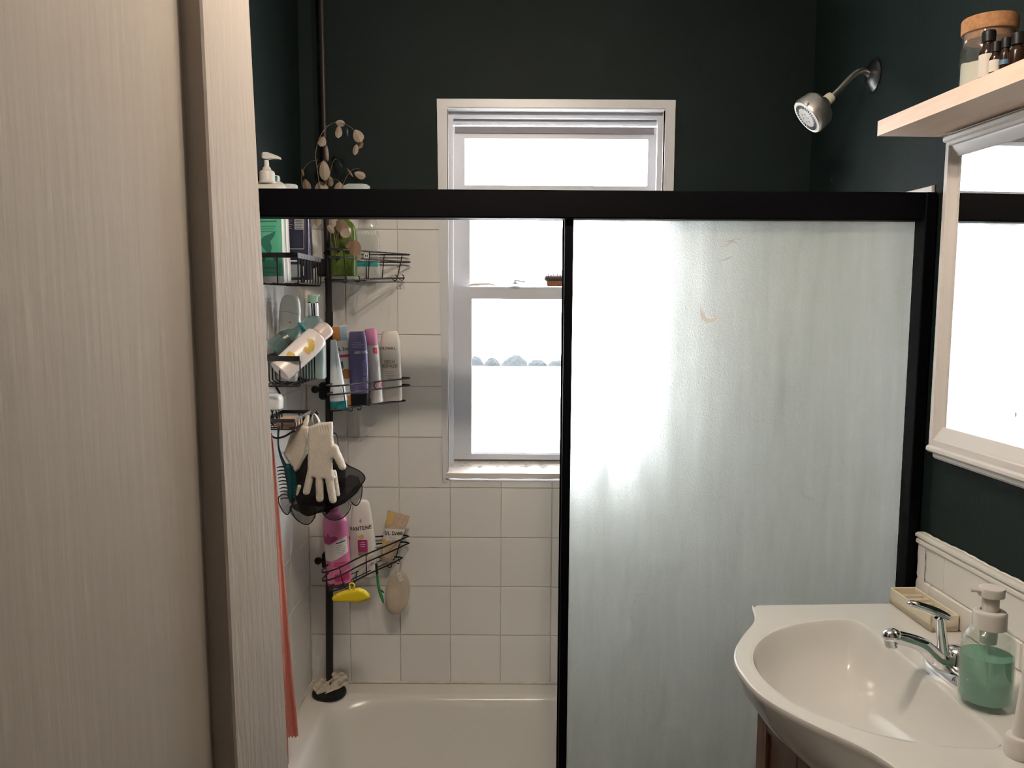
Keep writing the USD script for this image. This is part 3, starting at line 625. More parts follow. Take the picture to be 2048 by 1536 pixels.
# ---------------------------------------------------------------- hanging caddy on the left wall
XD, Y0, Y1 = -.523, 2.025, 2.27
hang = thing('hanging_caddy', 'black flat-rimmed wire caddy hanging on the left tiled wall', 'shower caddy')
def strip(a, b, h, th=.0022):
    """flat band from a to b, h high"""
    a, b = np.asarray(a, float), np.asarray(b, float); d = (b - a) / np.linalg.norm(b - a); n = np.cross(d, ZAX) * th / 2; u = ZAX * h / 2
    return hullbox([p + i * n + j * u for p in (a, b) for i in (-1, 1) for j in (-1, 1)])
def flat_basket(zt, zb, h=.0125, x1=XD, y0=Y0, y1=Y1, nside=9, name='wire_tray'):
    bk = thing(name, parent=hang); xw = XL + .006; zc_ = zt - h / 2
    obj('rim_band', cat([strip((xw, y0, zc_), (x1, y0, zc_), h), strip((x1, y1, zc_), (xw, y1, zc_), h), strip((xw, y0, zc_), (xw, y1, zc_), h)]), band_metal, bk, smooth=False)
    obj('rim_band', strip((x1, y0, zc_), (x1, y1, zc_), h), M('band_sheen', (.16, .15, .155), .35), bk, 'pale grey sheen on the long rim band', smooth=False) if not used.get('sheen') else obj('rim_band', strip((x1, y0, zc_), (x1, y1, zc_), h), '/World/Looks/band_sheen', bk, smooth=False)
    used['sheen'] = 1
    for k in range(nside):
        y = y0 + .004 + (y1 - y0 - .008) * k / (nside - 1); r = .008
        p = [(x1, y, zc_), (x1, y, zb + r), (x1 - r * .3, y, zb + r * .3), (x1 - r, y, zb), (xw + r, y, zb), (xw, y, zb + r), (xw, y, zc_)]
        obj('side_wire', tube(np.array(p), .0016, 6), black_wire, bk)
    for x in (xw + .004, xw + .034, xw + .064, x1 - .008):
        obj('floor_wire', tube([(x, y0, zb + .002), (x, y1, zb + .002)], .0016, 6), black_wire, bk)
    for x in (xw + .045,):
        for y in (y0, y1): obj('end_wire', tube([(x, y, zc_), (x, y, zb)], .0016, 6), black_wire, bk)
    obj('floor_rim', tube([(xw, y0, zb), (x1 - .004, y0, zb), (x1, y0 + .004, zb + .003), (x1, y1 - .004, zb + .003), (x1 - .004, y1, zb), (xw, y1, zb)], .0018, 6), black_wire, bk)
zD = (at_y(560, 505, Y0)[2], at_y(560, 568, Y0)[2]); zE = (at_y(560, 712, Y0)[2], at_y(560, 773, Y0)[2])
flat_basket(*zD); flat_basket(*zE)
zF = (at_y(560, 839, Y0)[2], at_y(560, 860, Y0)[2])
flat_basket(zF[0], zF[1], .009, -.541, Y0 + .01, 2.20, 7, 'soap_tray')
for y in (2.165, 2.06):
    obj('frame_wire', tube(smoothpath([(XL + .004, y, zD[0] + .03), (XL + .004, y, zE[1] - .02), (XL + .012, y, zE[1] - .04), (XL + .005, y, zF[0] + .004)], 20), .0030, 8), black_wire, hang)
def hook(pts, y0, y1, ball=True):
    P = smoothpath([at_y(px, py, y0 + (y1 - y0) * k / (len(pts) - 1)) for k, (px, py) in enumerate(pts)], 16)
    h = obj('hook', tube(P, .0026, 8), black_wire, hang)
    if ball: e = trimesh.creation.icosphere(2, .0050); e.apply_translation(P[-1]); obj('hook_ball', e, black_p, h)
    return P[-1]
hook([(538, 860), (548, 875), (562, 875), (576, 869), (588, 861)], 2.06, 2.0)
hook([(600, 842), (608, 838), (618, 834), (634, 826)], 2.19, 2.12)
# loops of the small razor rack beside the soap tray
for k, (px, h) in enumerate([(531, 22), (539, 28), (549, 24)]):
    obj('rack_loop', tube(smoothpath([at_y(px - 3, 842, 2.07), at_y(px - 3, 842 - h + 4, 2.07), at_y(px, 842 - h, 2.07), at_y(px + 3, 842 - h + 4, 2.07), at_y(px + 3, 842, 2.07)], 18), .0015, 6), black_wire, hang)
obj('rack_rail', tube([at_y(520, 816, 2.06), at_y(556, 802, 2.13)], .0024, 7), black_wire, hang); obj('rack_rail', tube([at_y(518, 845, 2.06), at_y(560, 842, 2.08)], .0024, 7), black_wire, hang)
sp = at_y(541, 803, 2.085)
tag(obj('soap_block', loft([(-.020, .024, .022, 3), (-.017, .030, .027, 3), (.006, .031, .028, 3), (.017, .027, .024, 2.6), (.021, .016, .014, 2.4)], 30), M('soap_white', (.66, .66, .65), .4), smooth=60), 'white rounded block under the middle tray, half hidden by the jamb strip', 'soap')
stage.GetPrimAtPath('/World/soap_block').GetParent()
UsdGeom.Xformable(stage.GetPrimAtPath('/World/soap_block')).AddTranslateOp().Set(tuple(sp.tolist()))
b0, b1 = at_y(551, 857, 2.05), at_y(592, 844, 2.05)
tag(obj('soap_bar', bx((b0[0], 2.047, b0[2]), (b1[0], 2.13, b1[2] + .006), .006), M('soap_peach', (.56, .34, .22), .45)), 'peach coloured soap bar in the small black soap tray', 'soap')

# things in the top tray
def pump_top(t, z0, s, mat, reach=34, up=1.0):
    obj('collar', xf(lathe([(0, 0), (17 * s, 0), (17.5 * s, 3 * s), (15.5 * s, 5 * s), (15.5 * s, 20 * s), (13.5 * s, 24 * s), (9 * s, 26 * s), (7.5 * s, 31 * s), (5 * s, 33 * s), (4.6 * s, 45 * s), (0, 45 * s)], 28), trimesh.transformations.translation_matrix([0, 0, z0])), mat, t)
    obj('pump_spout', xf(skin([np.array([[x, -w, z_ - h], [x, w, z_ - h], [x, w * .7, z_ + h], [x, -w * .7, z_ + h]]) * s for x, w, z_, h in ((-8, 5, 54, 4), (-5, 8, 54, 6), (4, 8, 53.5, 6.5), (12, 6.5, 52.5, 4.5), (22, 4.5, 50.5, 3), (reach * .82, 3.5, 48.5, 2), (reach * .85, 3, 47, 1.2))]), trimesh.transformations.translation_matrix([0, 0, z0])), mat, t, smooth=40)
def aloe_bottle(base, y, label, hw):
    t, S, s = vessel('aloe_bottle', label, 'bottle', base, y, [(0, hw - 2, 4.5), (2.5, hw, 4.5), (13, hw + .3, 4.5), (186, hw - 2, 4.2), (191, hw - 4, 4), (196, hw - 11, 3.4), (197, hw - 20, 2.6)], .48, white_p, tilt=-.8)
    obj('label', patch(S, sbox((-hw + 1.5) * s, 14 * s, (hw - 3) * s, 128 * s), .0006, .006), aloe, t)
    return t, S, s
t, S, s = aloe_bottle((542, 567), 2.075, 'white pump bottle with a green leaf label, in front in the top tray', 31)
obj('leaf_print', patch(S, Polygon([(-16 * s, 82 * s), (-3 * s, 62 * s), (6 * s, 58 * s), (9 * s, 70 * s), (6 * s, 82 * s), (14 * s, 92 * s), (18 * s, 103 * s), (5 * s, 96 * s), (-6 * s, 92 * s)]), .0010), aloe_pale, t)
obj('leaf_print', patch(S, Polygon([(-20 * s, 36 * s), (-6 * s, 44 * s), (0, 58 * s), (-12 * s, 60 * s)]), .0010), aloe_pale, t)
obj('leaf_print', patch(S, Polygon([(9 * s, 58 * s), (13 * s, 44 * s), (20 * s, 38 * s), (17 * s, 52 * s)]), .0010), aloe_pale, t)
obj('print_line', patch(S, sbox(-15 * s, 119.6 * s, 20 * s, 122.6 * s), .001, .003), print_g, t)
for k, w_ in enumerate((16, 14, 12)): obj('print_line', patch(S, sbox((0 - w_) * s, (111 - 5 * k) * s, (2 + w_) * s, (112.2 - 5 * k) * s), .001, .003), print_g, t)
for k, w_ in enumerate((14, 10)): obj('print_line', patch(S, sbox((4 - w_) * s, (30 - 9 * k) * s, (6 + w_) * s, (31 - 9 * k) * s), .001, .003), print_g, t)
pump_top(t, 196 * s, s, white_p)
t, S, s = aloe_bottle((551, 564), 2.135, 'white bottle with a green label and green cap, right behind the pump bottle', 30)
obj('barcode', patch(S, sbox(15 * s, 20 * s, 26 * s, 52 * s), .001), M('label_pale', (.6, .62, .6), .5), t)
for k in range(4): obj('barcode_bar', patch(S, sbox(16.5 * s, (22 + 8 * k) * s, 24 * s, (27 + 8 * k) * s), .0015, .003), print_k, t)
obj('cap', xf(loft([(0, 14 * s, 13 * s, 2.4), (9 * s, 14 * s, 13 * s, 2.4), (12 * s, 12.5 * s, 11.5 * s, 2.3), (13 * s, 9 * s, 8 * s, 2.2)], 28), trimesh.transformations.translation_matrix([2 * s, 0, 196 * s])), white_p, t)
obj('cap_inset', bx((-.5 * s, -13.6 * s, 197 * s), (14.5 * s, -12.2 * s, 206 * s), .0004), M('cap_green', (.01, .24, .16), .35), t)
t, S, s = vessel('wash_bottle', 'dark navy bottle with white print and white lid in the top tray', 'bottle', (594, 560), 2.215, [(0, 28, 4), (3, 30, 4), (60, 31, 4), (120, 29, 4), (158, 27, 3.6), (170, 22, 3), (173, 19, 2.6)], .6, navy)
obj('lid', xf(loft([(0, 17 * s, 15 * s, 2.6), (11 * s, 17 * s, 15 * s, 2.6), (14 * s, 15 * s, 13 * s, 2.6), (14.6 * s, 10 * s, 9 * s, 2.4)], 28), trimesh.transformations.translation_matrix([-12 * s, 0, 173 * s])), M('lid_grey', (.52, .56, .55), .4), t)
obj('side_edge', patch(S, sbox(27.3 * s, 40 * s, 28.2 * s, 124 * s), .0010, .004), M('edge_lilac', (.34, .32, .42), .4), t)
obj('label', patch(S, sbox(-26 * s, 60 * s, 20 * s, 98 * s).difference(sbox(-27 * s, 61 * s, 19.3 * s, 99 * s)), .0010, .003), print_w, t)
obj('barcode', patch(S, sbox(2 * s, 98 * s, 20 * s, 124 * s), .0008), M('label_pale_b', (.36, .36, .36), .5), t)
for k in range(8): obj('barcode_bar', patch(S, sbox(3.5 * s, (100.2 + 3 * k) * s, 18.5 * s, (101.4 + 3 * k) * s), .0013, .003), navy, t)
for k, w_ in enumerate((9, 8, 10, 7, 9, 6, 8)): obj('print_line', patch(S, sbox(-17 * s, (100 + 3.6 * k) * s, (-17 + 1.6 * w_) * s, (101 + 3.6 * k) * s), .0008, .003), print_grey, t)
obj('label_low', patch(S, sbox(-16 * s, 5 * s, 12 * s, 30 * s), .0010), M('label_slate', (.22, .25, .27), .5), t)
obj('print_line', patch(S, sbox(-14 * s, 35.5 * s, 6 * s, 38.5 * s), .0012, .003), print_w, t)
obj('white_bar', patch(S, sbox(17 * s, 8 * s, 20.5 * s, 27 * s), .0012, .003), print_w, t)

# things in the middle tray
d0, d1 = at_y(559, 744, 2.035), at_y(652, 657, 2.12)
ax = (d1 - d0) / np.linalg.norm(d1 - d0); L = np.linalg.norm(d1 - d0); s = sc(600, 700, 2.07)
zx = np.cross([0.0, -1, 0], ax); zx /= np.linalg.norm(zx); yx = np.cross(ax, zx)
RM = np.eye(4); RM[:3, 0], RM[:3, 1], RM[:3, 2] = -zx, -yx, ax
if np.linalg.det(RM[:3, :3]) < 0: RM[:3, 0] *= -1
t = thing('lotion_bottle', 'pearly white bottle with ochre marks lying tilted across the middle tray', 'bottle', d0, RM)
S = [(0, 21 * s, 17 * s, 2.2), (1.5 * s, 24 * s, 19 * s, 2.2), (40 * s, 25 * s, 20 * s, 2.2), (L * .70, 25 * s, 20 * s, 2.2), (L * .80, 23 * s, 18 * s, 2.2), (L * .84, 16 * s, 15 * s, 2)]
obj('body', loft(S, 40), blush, t, smooth=50)
obj('cap', loft([(L * .84, 17 * s, 16 * s, 2), (L * .98, 18 * s, 17 * s, 2), (L * 1.03, 16 * s, 15 * s, 2), (L * 1.05, 11 * s, 10 * s, 2)], 30), M('cap_blush', (.70, .57, .52), .3), t, smooth=50)
for pl in ([(-6, .62), (3, .66), (13, .60), (16, .55), (9, .53), (4, .58)], [(-13, .28), (-2, .30), (3, .27), (3, .22), (-10, .22)], [(2, .50), (14, .52), (15, .47), (4, .46)]):
    obj('ochre_mark', patch(S, Polygon([(a * s, b * L) for a, b in pl]).buffer(2 * s), .0006), mark_y, t)
t, S, s = vessel('lotion_pump', 'pale aqua pump bottle with silver collar and mint pump in the middle tray', 'bottle', (628, 757), 2.225, [(0, 22, 3), (3, 24, 3), (70, 24.5, 2.8), (108, 23, 2.5), (118, 18, 2.2), (124, 12.5, 2), (126, 11, 2)], .75, aqua)
obj('collar', xf(lathe([(0, 0), (12.5 * s, 0), (12.5 * s, 25 * s), (11 * s, 27 * s), (0, 27 * s)], 28), trimesh.transformations.translation_matrix([0, 0, 125 * s])), chrome, t)
obj('pump_head', xf(loft([(0, 8 * s, 8 * s, 2), (4 * s, 10 * s, 9 * s, 2), (11 * s, 10 * s, 9 * s, 2, 1 * s, 0), (14 * s, 12 * s, 8 * s, 2, 3 * s, 0), (15.5 * s, 11 * s, 7 * s, 2, 4 * s, 0)], 24), trimesh.transformations.translation_matrix([0, 0, 151 * s])), mint, t)
t, S, s = vessel('wash_bottle', 'grey white rounded bottle upside down at the back of the middle tray', 'bottle', (576, 762), 2.15, [(0, 17, 2.6), (2, 18.5, 2.6), (70, 20.5, 2.6), (110, 21.5, 2.6), (140, 21, 2.6), (155, 19.5, 2.6), (164, 17, 2.5), (169, 13, 2.3), (171, 8, 2)], .62, M('grey_white', (.60, .60, .56), .35), tilt=3.0)
obj('ridge', patch(S, LineString([(-19 * s, 137 * s), (-5 * s, 139 * s), (8 * s, 137 * s), (20 * s, 134 * s)]).buffer(.8 * s), .0007, .004), M('ridge_grey', (.40, .41, .39), .4), t)
obj('dot', patch(S, Point(4 * s, 118 * s).buffer(1.3 * s), .0007, .002), print_k, t); obj('dot', patch(S, Point(6 * s, 100 * s).buffer(1.6 * s), .0007, .002), print_grey, t)
c0, c1 = at_y(545, 698, 2.075), at_y(606, 653, 2.115); ax = (c1 - c0) / np.linalg.norm(c1 - c0); L = np.linalg.norm(c1 - c0); s = sc(570, 680, 2.06)
t = thing('clear_bottle', 'small clear bottle with a teal ring lying behind the pearly white bottle', 'bottle', c0, trimesh.geometry.align_vectors([0, 0, 1], ax))
obj('body', loft([(0, 14 * s, 14 * s, 2), (2 * s, 18 * s, 17 * s, 2), (L * .45, 19 * s, 17 * s, 2), (L * .62, 15 * s, 14 * s, 2), (L * .75, 9 * s, 8 * s, 2), (L * .9, 8 * s, 8 * s, 2)], 30), pane('aqua_clear', (.50, .64, .62), solid=.35, solid_color=(.16, .26, .25)), t, smooth=60)
obj('cap_ring', trimesh.creation.torus(9 * s, 3.2 * s).apply_transform(trimesh.transformations.translation_matrix([0, 0, L * .96])), teal, t)
obj('dark_label', loft([(L * .36, 18.9 * s, 17.3 * s, 2), (L * .50, 18.6 * s, 16.8 * s, 2)], 30), M('smoke_label', (.05, .06, .06), .3), t)

# ---------------------------------------------------------------- hanging on the hooks: gloves, sponge, brush, cloth
CR = lambda q: (520 + q[0] / 5.486, 780 + q[1] / 5.486)
knit = M('knit_cream', (.62, .56, .47), .95, bump=(420, .9, .002, V3), vary=(45, (.55, .48, .39), V3), sheen_weight=.3)
def px3(y, ny=-1.0, lean=0.0):
    def f(u, v):
        p = at_y(u, v, y + lean * (v - 900) / 100); return p, np.array([0, ny, 0])
    return f
def upx(poly):
    return Polygon([CR(q) for q in poly.exterior.coords])
def taper(a, b, ra, rb):
    a, b = np.array(a, float), np.array(b, float); return unary_union([Point(*(a + (b - a) * t)).buffer(ra + (rb - ra) * t) for t in np.linspace(0, 1, 24)]).convex_hull
YGV = 2.085
palm = Polygon([(535, 405), (650, 358), (800, 345), (803, 520), (815, 620), (812, 720), (795, 790), (800, 880), (830, 960), (800, 1000), (700, 975), (600, 965), (520, 945), (525, 700), (520, 560)])
fingers = [taper((560, 900), (510, 1112), 44, 40), taper((650, 920), (657, 1190), 45, 41), taper((752, 930), (800, 1202), 47, 42), taper((808, 640), (905, 840), 52, 42)]
gp = unary_union([palm.buffer(-6).buffer(6), *fingers]).buffer(-5).buffer(9).buffer(-4)
def rib(V):
    d = np.zeros(len(V)); return d
gv = thing('bath_glove', 'cream knitted bath glove with spread fingers hanging in front', 'glove')
gpx = upx(gp)
def glove_h(V):
    inb = np.clip((868 - V[:, 1]) / 12, 0, 1); return .0014 * np.sin((V[:, 0] - .22 * (V[:, 1] - 840)) * 2 * np.pi / 5.2) * inb
obj('glove_body', inflate(gpx, 1.7, .0135, 7.2, px3(YGV), glove_h), knit, gv, smooth=True)
obj('little_finger', inflate(upx(taper((815, 900), (856, 1145), 26, 24)), 1.7, .009, 4.5, px3(YGV + .012)), knit, gv, smooth=True)
tape = M('loop_tape', (.62, .57, .49), .8)
def tape_loop(pts, y, w=.0045, parent=None):
    P = smoothpath([at_y(*CR(q), y + dy) for *q, dy in pts], 24); return obj('hanging_loop', tube(P, w, 6, flat=.22), tape, parent)
tape_loop([(600, 375, 0), (575, 300, .004), (590, 262, .01), (625, 290, .004), (650, 365, 0)], YGV, parent=gv)
g2 = thing('bath_glove', 'second cream knitted bath glove hanging behind and left of the spread one', 'glove')
gp2 = Polygon([(455, 372), (500, 395), (545, 410), (545, 560), (520, 690), (470, 780), (430, 860), (385, 905), (350, 830), (300, 760), (262, 700), (300, 600), (340, 480), (400, 400)]).buffer(-8).buffer(12)
obj('glove_body', inflate(upx(gp2), 2.0, .013, 8, px3(YGV + .03)), knit, g2, smooth=True)
obj('thumb', inflate(upx(taper((430, 1060), (405, 1150), 22, 14)), 2.0, .007, 4, px3(YGV + .04)), knit, g2, smooth=True)
tape_loop([(480, 395, 0), (505, 320, .003), (528, 285, .006), (525, 330, .002), (500, 395, 0)], YGV + .03, .004, parent=g2)

def gauze(name, share):
    return usdkit.material(stage, '/World/Looks/' + name, {'t': ('transparent_bsdf', {'color': (.8, .8, .8)}), 'd': ('diffuse_bsdf', {'color': (.022, .022, .024)}), 'x': ('mix_closure', {'fac': share})}, [('t.BSDF', 'x.closure1'), ('d.BSDF', 'x.closure2')], surface='x.closure')
mesh_m, mesh_d = gauze('black_gauze', .5), gauze('black_gauze_dense', .8)
hem_m = M('gauze_hem', (.008, .008, .009), .7)
pouf = thing('mesh_sponge', 'black ruffled mesh sponge hanging behind the cream gloves', 'bath sponge')
def ruffle(pts, y, amp, mat, hem, seed):
    poly = Polygon(pts).buffer(-2).buffer(3)
    def wav(u, v):
        return y + amp * (math.sin(u * .16 + seed) + .6 * math.sin(v * .21 + seed * 2 + u * .05))
    V, T = mesh2d(poly, 3.4); P = np.array([at_y(u, v, wav(u, v)) for u, v in V])
    sh = trimesh.Trimesh(P, T, process=False); o = obj('ruffle', sh, mat, pouf, smooth=True)
    if hem:
        Hm = smoothpath([at_y(u, v, wav(u, v) - .001) for u, v in hem], 50); obj('hem', tube(Hm, .0016, 6), hem_m, o)
yp = 2.15
ruffle([(590, 900), (640, 888), (678, 912), (696, 931), (727, 948), (729, 960), (714, 985), (690, 1005), (655, 1022), (612, 1030), (588, 1018), (575, 990), (582, 945)], yp, .010, mesh_d, [(684, 918), (700, 933), (724, 946), (730, 956), (722, 970), (704, 992), (684, 1006), (652, 1020)], 1)
ruffle([(600, 1000), (650, 985), (700, 950), (718, 955), (716, 972), (690, 1005), (650, 1022), (612, 1032), (598, 1018)], yp - .012, .010, mesh_m, [(717, 956), (719, 964), (706, 978), (690, 998), (668, 1010), (644, 1020), (618, 1031), (606, 1028), (594, 1010)], 3)
ruffle([(580, 1012), (612, 1005), (632, 1016), (630, 1036), (612, 1049), (596, 1042), (580, 1026)], yp - .006, .010, mesh_m, [(580, 1014), (588, 1032), (600, 1044), (614, 1049), (627, 1038), (632, 1022)], 5)
ruffle([(560, 990), (578, 978), (590, 1000), (582, 1022), (574, 1029), (563, 1018)], yp - .02, .008, mesh_m, [(561, 992), (563, 1018), (574, 1029), (583, 1012), (590, 1000)], 7)
ruffle([(645, 1018), (690, 985), (702, 1000), (692, 1030), (672, 1040), (650, 1033)], yp - .02, .010, mesh_m, [(645, 1020), (652, 1034), (674, 1040), (690, 1032), (702, 1008)], 9)
ruffle([(698, 985), (722, 966), (724, 985), (712, 1011), (704, 1008)], yp + .01, .008, mesh_m, [(722, 966), (724, 985), (712, 1011), (703, 1004)], 11)
ruffle([(588, 905), (640, 900), (690, 930), (690, 990), (640, 1012), (596, 1008), (580, 960)], yp + .014, .010, mesh_d, None, 13)
obj('hanging_loop', tube(smoothpath([at_y(650, 900, yp), at_y(672, 868, yp + .02), at_y(676, 895, yp), at_y(668, 915, yp)], 18), .0016, 6), hem_m, pouf)

brush = thing('shower_brush', 'teal plastic hair brush with black bristles hanging head down by the soap tray', 'brush')
YB_ = 2.11
obj('handle', tube(smoothpath([at_y(*CR(q), YB_) for q in [(205, 420), (200, 520), (208, 640), (235, 740), (275, 830), (310, 900)]], 26), np.interp(np.linspace(0, 1, 26), [0, .3, .6, 1], [.0036, .0032, .0042, .0085]), 10, flat=.7), teal_clear, brush)
hp = Polygon([(262, 812), (330, 812), (378, 880), (398, 960), (400, 1060), (385, 1150), (355, 1220), (325, 1235), (312, 1150), (300, 1050), (275, 920)]).buffer(-10).buffer(14)
obj('head', inflate(upx(hp), 2.2, .010, 7, px3(YB_ + .004)), teal_clear, brush, smooth=True)
for k in range(10):
    q = (282 + 5 * k, 850 + 38 * k); obj('bristle_row', tube(smoothpath([at_y(*CR(q), YB_), at_y(*CR((q[0] - 55, q[1] - 8)), YB_ - .004), at_y(*CR((q[0] - 98, q[1] + 4)), YB_ - .006)], 8), np.linspace(.0028, .0012, 8), 6), black_p, brush)
    obj('peg', bx(at_y(*CR((350 + 3 * k, 850 + 36 * k)), YB_ - .010) - [.003, .002, .004], at_y(*CR((350 + 3 * k, 850 + 36 * k)), YB_ - .006) + [.003, .002, .004], .001), teal_clear, brush)

cloth_m = usdkit.material(stage, '/World/Looks/coral_net', {'g': ('geometry', {}), 'v': ('voronoi_texture', {'scale': 420.0, 'feature': 'distance_to_edge'}), 'mp': ('mapping', {'scale': (1, 1, .6)}),
    'r': ('rgb_ramp', {'ramp': [(0, (.80, .36, .29)), (.25, (.70, .25, .20)), (.6, (.45, .13, .10))]}), 'b': ('bump', {'strength': .9, 'distance': .002, 'invert': True}), 'p': ('principled_bsdf', {'roughness': .9}), 't': ('translucent_bsdf', {'color': (.7, .22, .17)}), 'm': ('mix_closure', {'fac': .3})},
    [('g.position', 'mp.vector'), ('mp.vector', 'v.vector'), ('v.distance', 'r.fac'), ('r.color', 'p.base_color'), ('v.distance', 'b.height'), ('b.normal', 'p.normal'), ('p.BSDF', 'm.closure1'), ('t.BSDF', 'm.closure2')], surface='m.closure')
ya, right = 2.0, [(868, 544), (900, 548), (1000, 556), (1100, 565), (1180, 572), (1280, 579), (1360, 586), (1430, 593), (1478, 597)]
def net_sheet(rows, nu, y):
    P = np.zeros((len(rows), nu, 3))
    for i, (py, pl, pr) in enumerate(rows):
        for j in range(nu):
            u = j / (nu - 1); w_ = .012 * math.sin(u * 9 + .004 * py) * min(1, (py - 850) / 150) + .004 * math.sin(u * 31); jag = (3 * math.sin(j * 2.1) if i == len(rows) - 1 else 0)
            P[i, j] = at_y(pl + (pr - pl) * u, py + jag, y + w_)
    return cat([grid_mesh(P), flip(grid_mesh(P + [0, .0012, 0]))])
rws = [(py, min(528 + .0 * (py - 868), 530) - (py - 868) * .03, np.interp(py, [q[0] for q in right], [q[1] for q in right])) for py in np.linspace(866, 1474, 60)]
net = thing('washing_net', 'long coral pink mesh washcloth hanging down beside the jamb strip', 'washcloth')
obj('net_panel', net_sheet(rws, 40, ya), cloth_m, net, smooth=True)
rw2 = [(py, 505 + (py - 900) * .012, np.interp(py, [900, 1300, 1478, 1532], [546, 566, 576, 577])) for py in np.linspace(1200, 1530, 40)]
obj('net_panel', net_sheet(rw2, 30, ya - .02), cloth_m, net, smooth=True)

# ---------------------------------------------------------------- hanging below the lower corner basket
C6 = lambda q: (630 + q[0] / 6.143, 990 + q[1] / 6.143)
up6 = lambda p: Polygon([C6(q) for q in p.exterior.coords])
yel = M('yellow_rubber', (.72, .56, .012), .5)
scr_ = thing('yellow_scrubber', 'yellow oval rubber scrubber hanging under the lower corner basket', 'scrubber')
sp6 = Polygon([(210, 1270), (240, 1225), (330, 1185), (420, 1163), (540, 1140), (620, 1170), (672, 1225), (672, 1272), (600, 1303), (520, 1318), (430, 1310), (330, 1310), (250, 1312), (215, 1295)]).buffer(-8).buffer(12)
obj('pad', inflate(up6(sp6), 2.6, .010, 7, px3(2.215)), yel, scr_, smooth=True)
for k in range(30):
    u, v = rng.uniform(235, 420), rng.uniform(1215, 1270); c = at_y(*C6((u, v)), 2.207); e = trimesh.creation.icosphere(1, .0016); e.apply_translation(c); obj('nub', e, yel, scr_)
obj('hanging_loop', tube(smoothpath([at_y(*C6(q), 2.21) for q in [(440, 1190), (425, 1130), (440, 1085), (470, 1090), (482, 1140), (465, 1195)]], 24), .0026, 8), yel, scr_)
gr = thing('green_handled_brush', 'slim brush with a black neck and green handle hanging from the lower basket', 'brush')
obj('handle', tube(smoothpath([at_y(*C6(q), 2.33) for q in [(762, 950), (772, 1060), (795, 1180), (825, 1270), (842, 1325)]], 24), np.interp(np.linspace(0, 1, 24), [0, .2, .75, .93, 1], [.0058, .0064, .0078, .0064, .003]), 12, flat=.55), M('green_plastic', (.012, .20, .045), .4), gr)
obj('neck', tube([at_y(*C6(q), 2.33) for q in [(752, 845), (757, 900), (763, 965)]], [.0062, .0058, .0066], 12, flat=.6), black_p, gr)
obj('grip_mark', tube([at_y(*C6(q), 2.325) for q in [(808, 1165), (832, 1190), (850, 1200)]], [.0012, .002, .001], 6), black_p, gr)
lf = thing('loofah_pad', 'beige oval loofah pad with a white tag hanging at the right of the lower basket', 'loofah')
lp = shapely.affinity.rotate(shapely.affinity.scale(Point(1012, 1205).buffer(1, 48), 152, 270), 8)
obj('pad', inflate(up6(lp), 3.0, .014, 13, px3(2.415)), M('loofah', (.53, .45, .35), .95, bump=(300, .8, .002, V3), vary=(30, (.47, .38, .28), V3)), lf, smooth=True)
obj('piping', tube(np.array([at_y(*C6(q), 2.409) for q in list(shapely.affinity.scale(lp, .93, .93).exterior.coords)]), .0013, 6, cap=False), M('loofah_piping', (.60, .53, .43), .9), lf)
obj('hanging_loop', tube(smoothpath([at_y(*C6(q), 2.40) for q in [(1015, 965), (1000, 900), (1008, 830), (1030, 825), (1028, 900), (1030, 965)]], 24), .0013, 6), tape, lf)
tg = [at_y(*C6(q), 2.396) for q in [(1000, 965), (1050, 948), (1085, 1050), (1042, 1068)]]
obj('tag', hullbox([p + [0, d_, 0] for p in tg for d_ in (0, .0008)]), M('tag_white', (.68, .64, .58), .8), lf, smooth=False)
for k in range(3):
    a_, b_ = tg[0] + (tg[3] - tg[0]) * (.3 + .2 * k), tg[1] + (tg[2] - tg[1]) * (.3 + .2 * k); obj('tag_print', tube([a_ * .8 + b_ * .2 - [0, .0006, 0], a_ * .3 + b_ * .7 - [0, .0006, 0]], .0006, 5), print_grey, lf)

# crumpled cloth on the foot of the pole
C4 = lambda q: (520 + q[0] / 3.491, 980 + q[1] / 3.491)
o_ = at_z(*C4((500, 1408)), RIM + .010); o_[1] -= .012; nn = np.array([0, -.86, .51])
V, T = mesh2d(Polygon([(378, 1318), (440, 1318), (500, 1335), (497, 1300), (520, 1278), (560, 1265), (605, 1290), (622, 1350), (570, 1378), (500, 1408), (418, 1442), (388, 1405), (366, 1368)]).buffer(-4).buffer(7), 5.0)
q = np.column_stack([V / 26.0, 0 * V[:, :1]])
hh = .010 * np.abs(np.sin(V[:, 0] / 23 + V[:, 1] / 17 + 3 * meshkit.noise(q * .5, 2))) + .012 * meshkit.noise(q, 3) * np.exp(-((V[:, 0] - 560) ** 2 + (V[:, 1] - 1320) ** 2) / 6000) + .004 * meshkit.noise(q * 2.2, 5)
P = np.array([at_plane(*C4(v), o_, nn) for v in V]) + hh[:, None] * nn; P[:, 2] = np.maximum(P[:, 2], RIM + .004)
rag = M('rag_beige', (.52, .47, .38), .9, vary=(60, (.46, .41, .32), V3))
tag(obj('cleaning_rag', cat([flip(trimesh.Trimesh(P, T, process=False)), trimesh.Trimesh(P + [0, .0015, 0], T, process=False)]), rag, smooth=40), 'crumpled beige rag lying on the black foot of the corner pole', 'rag')

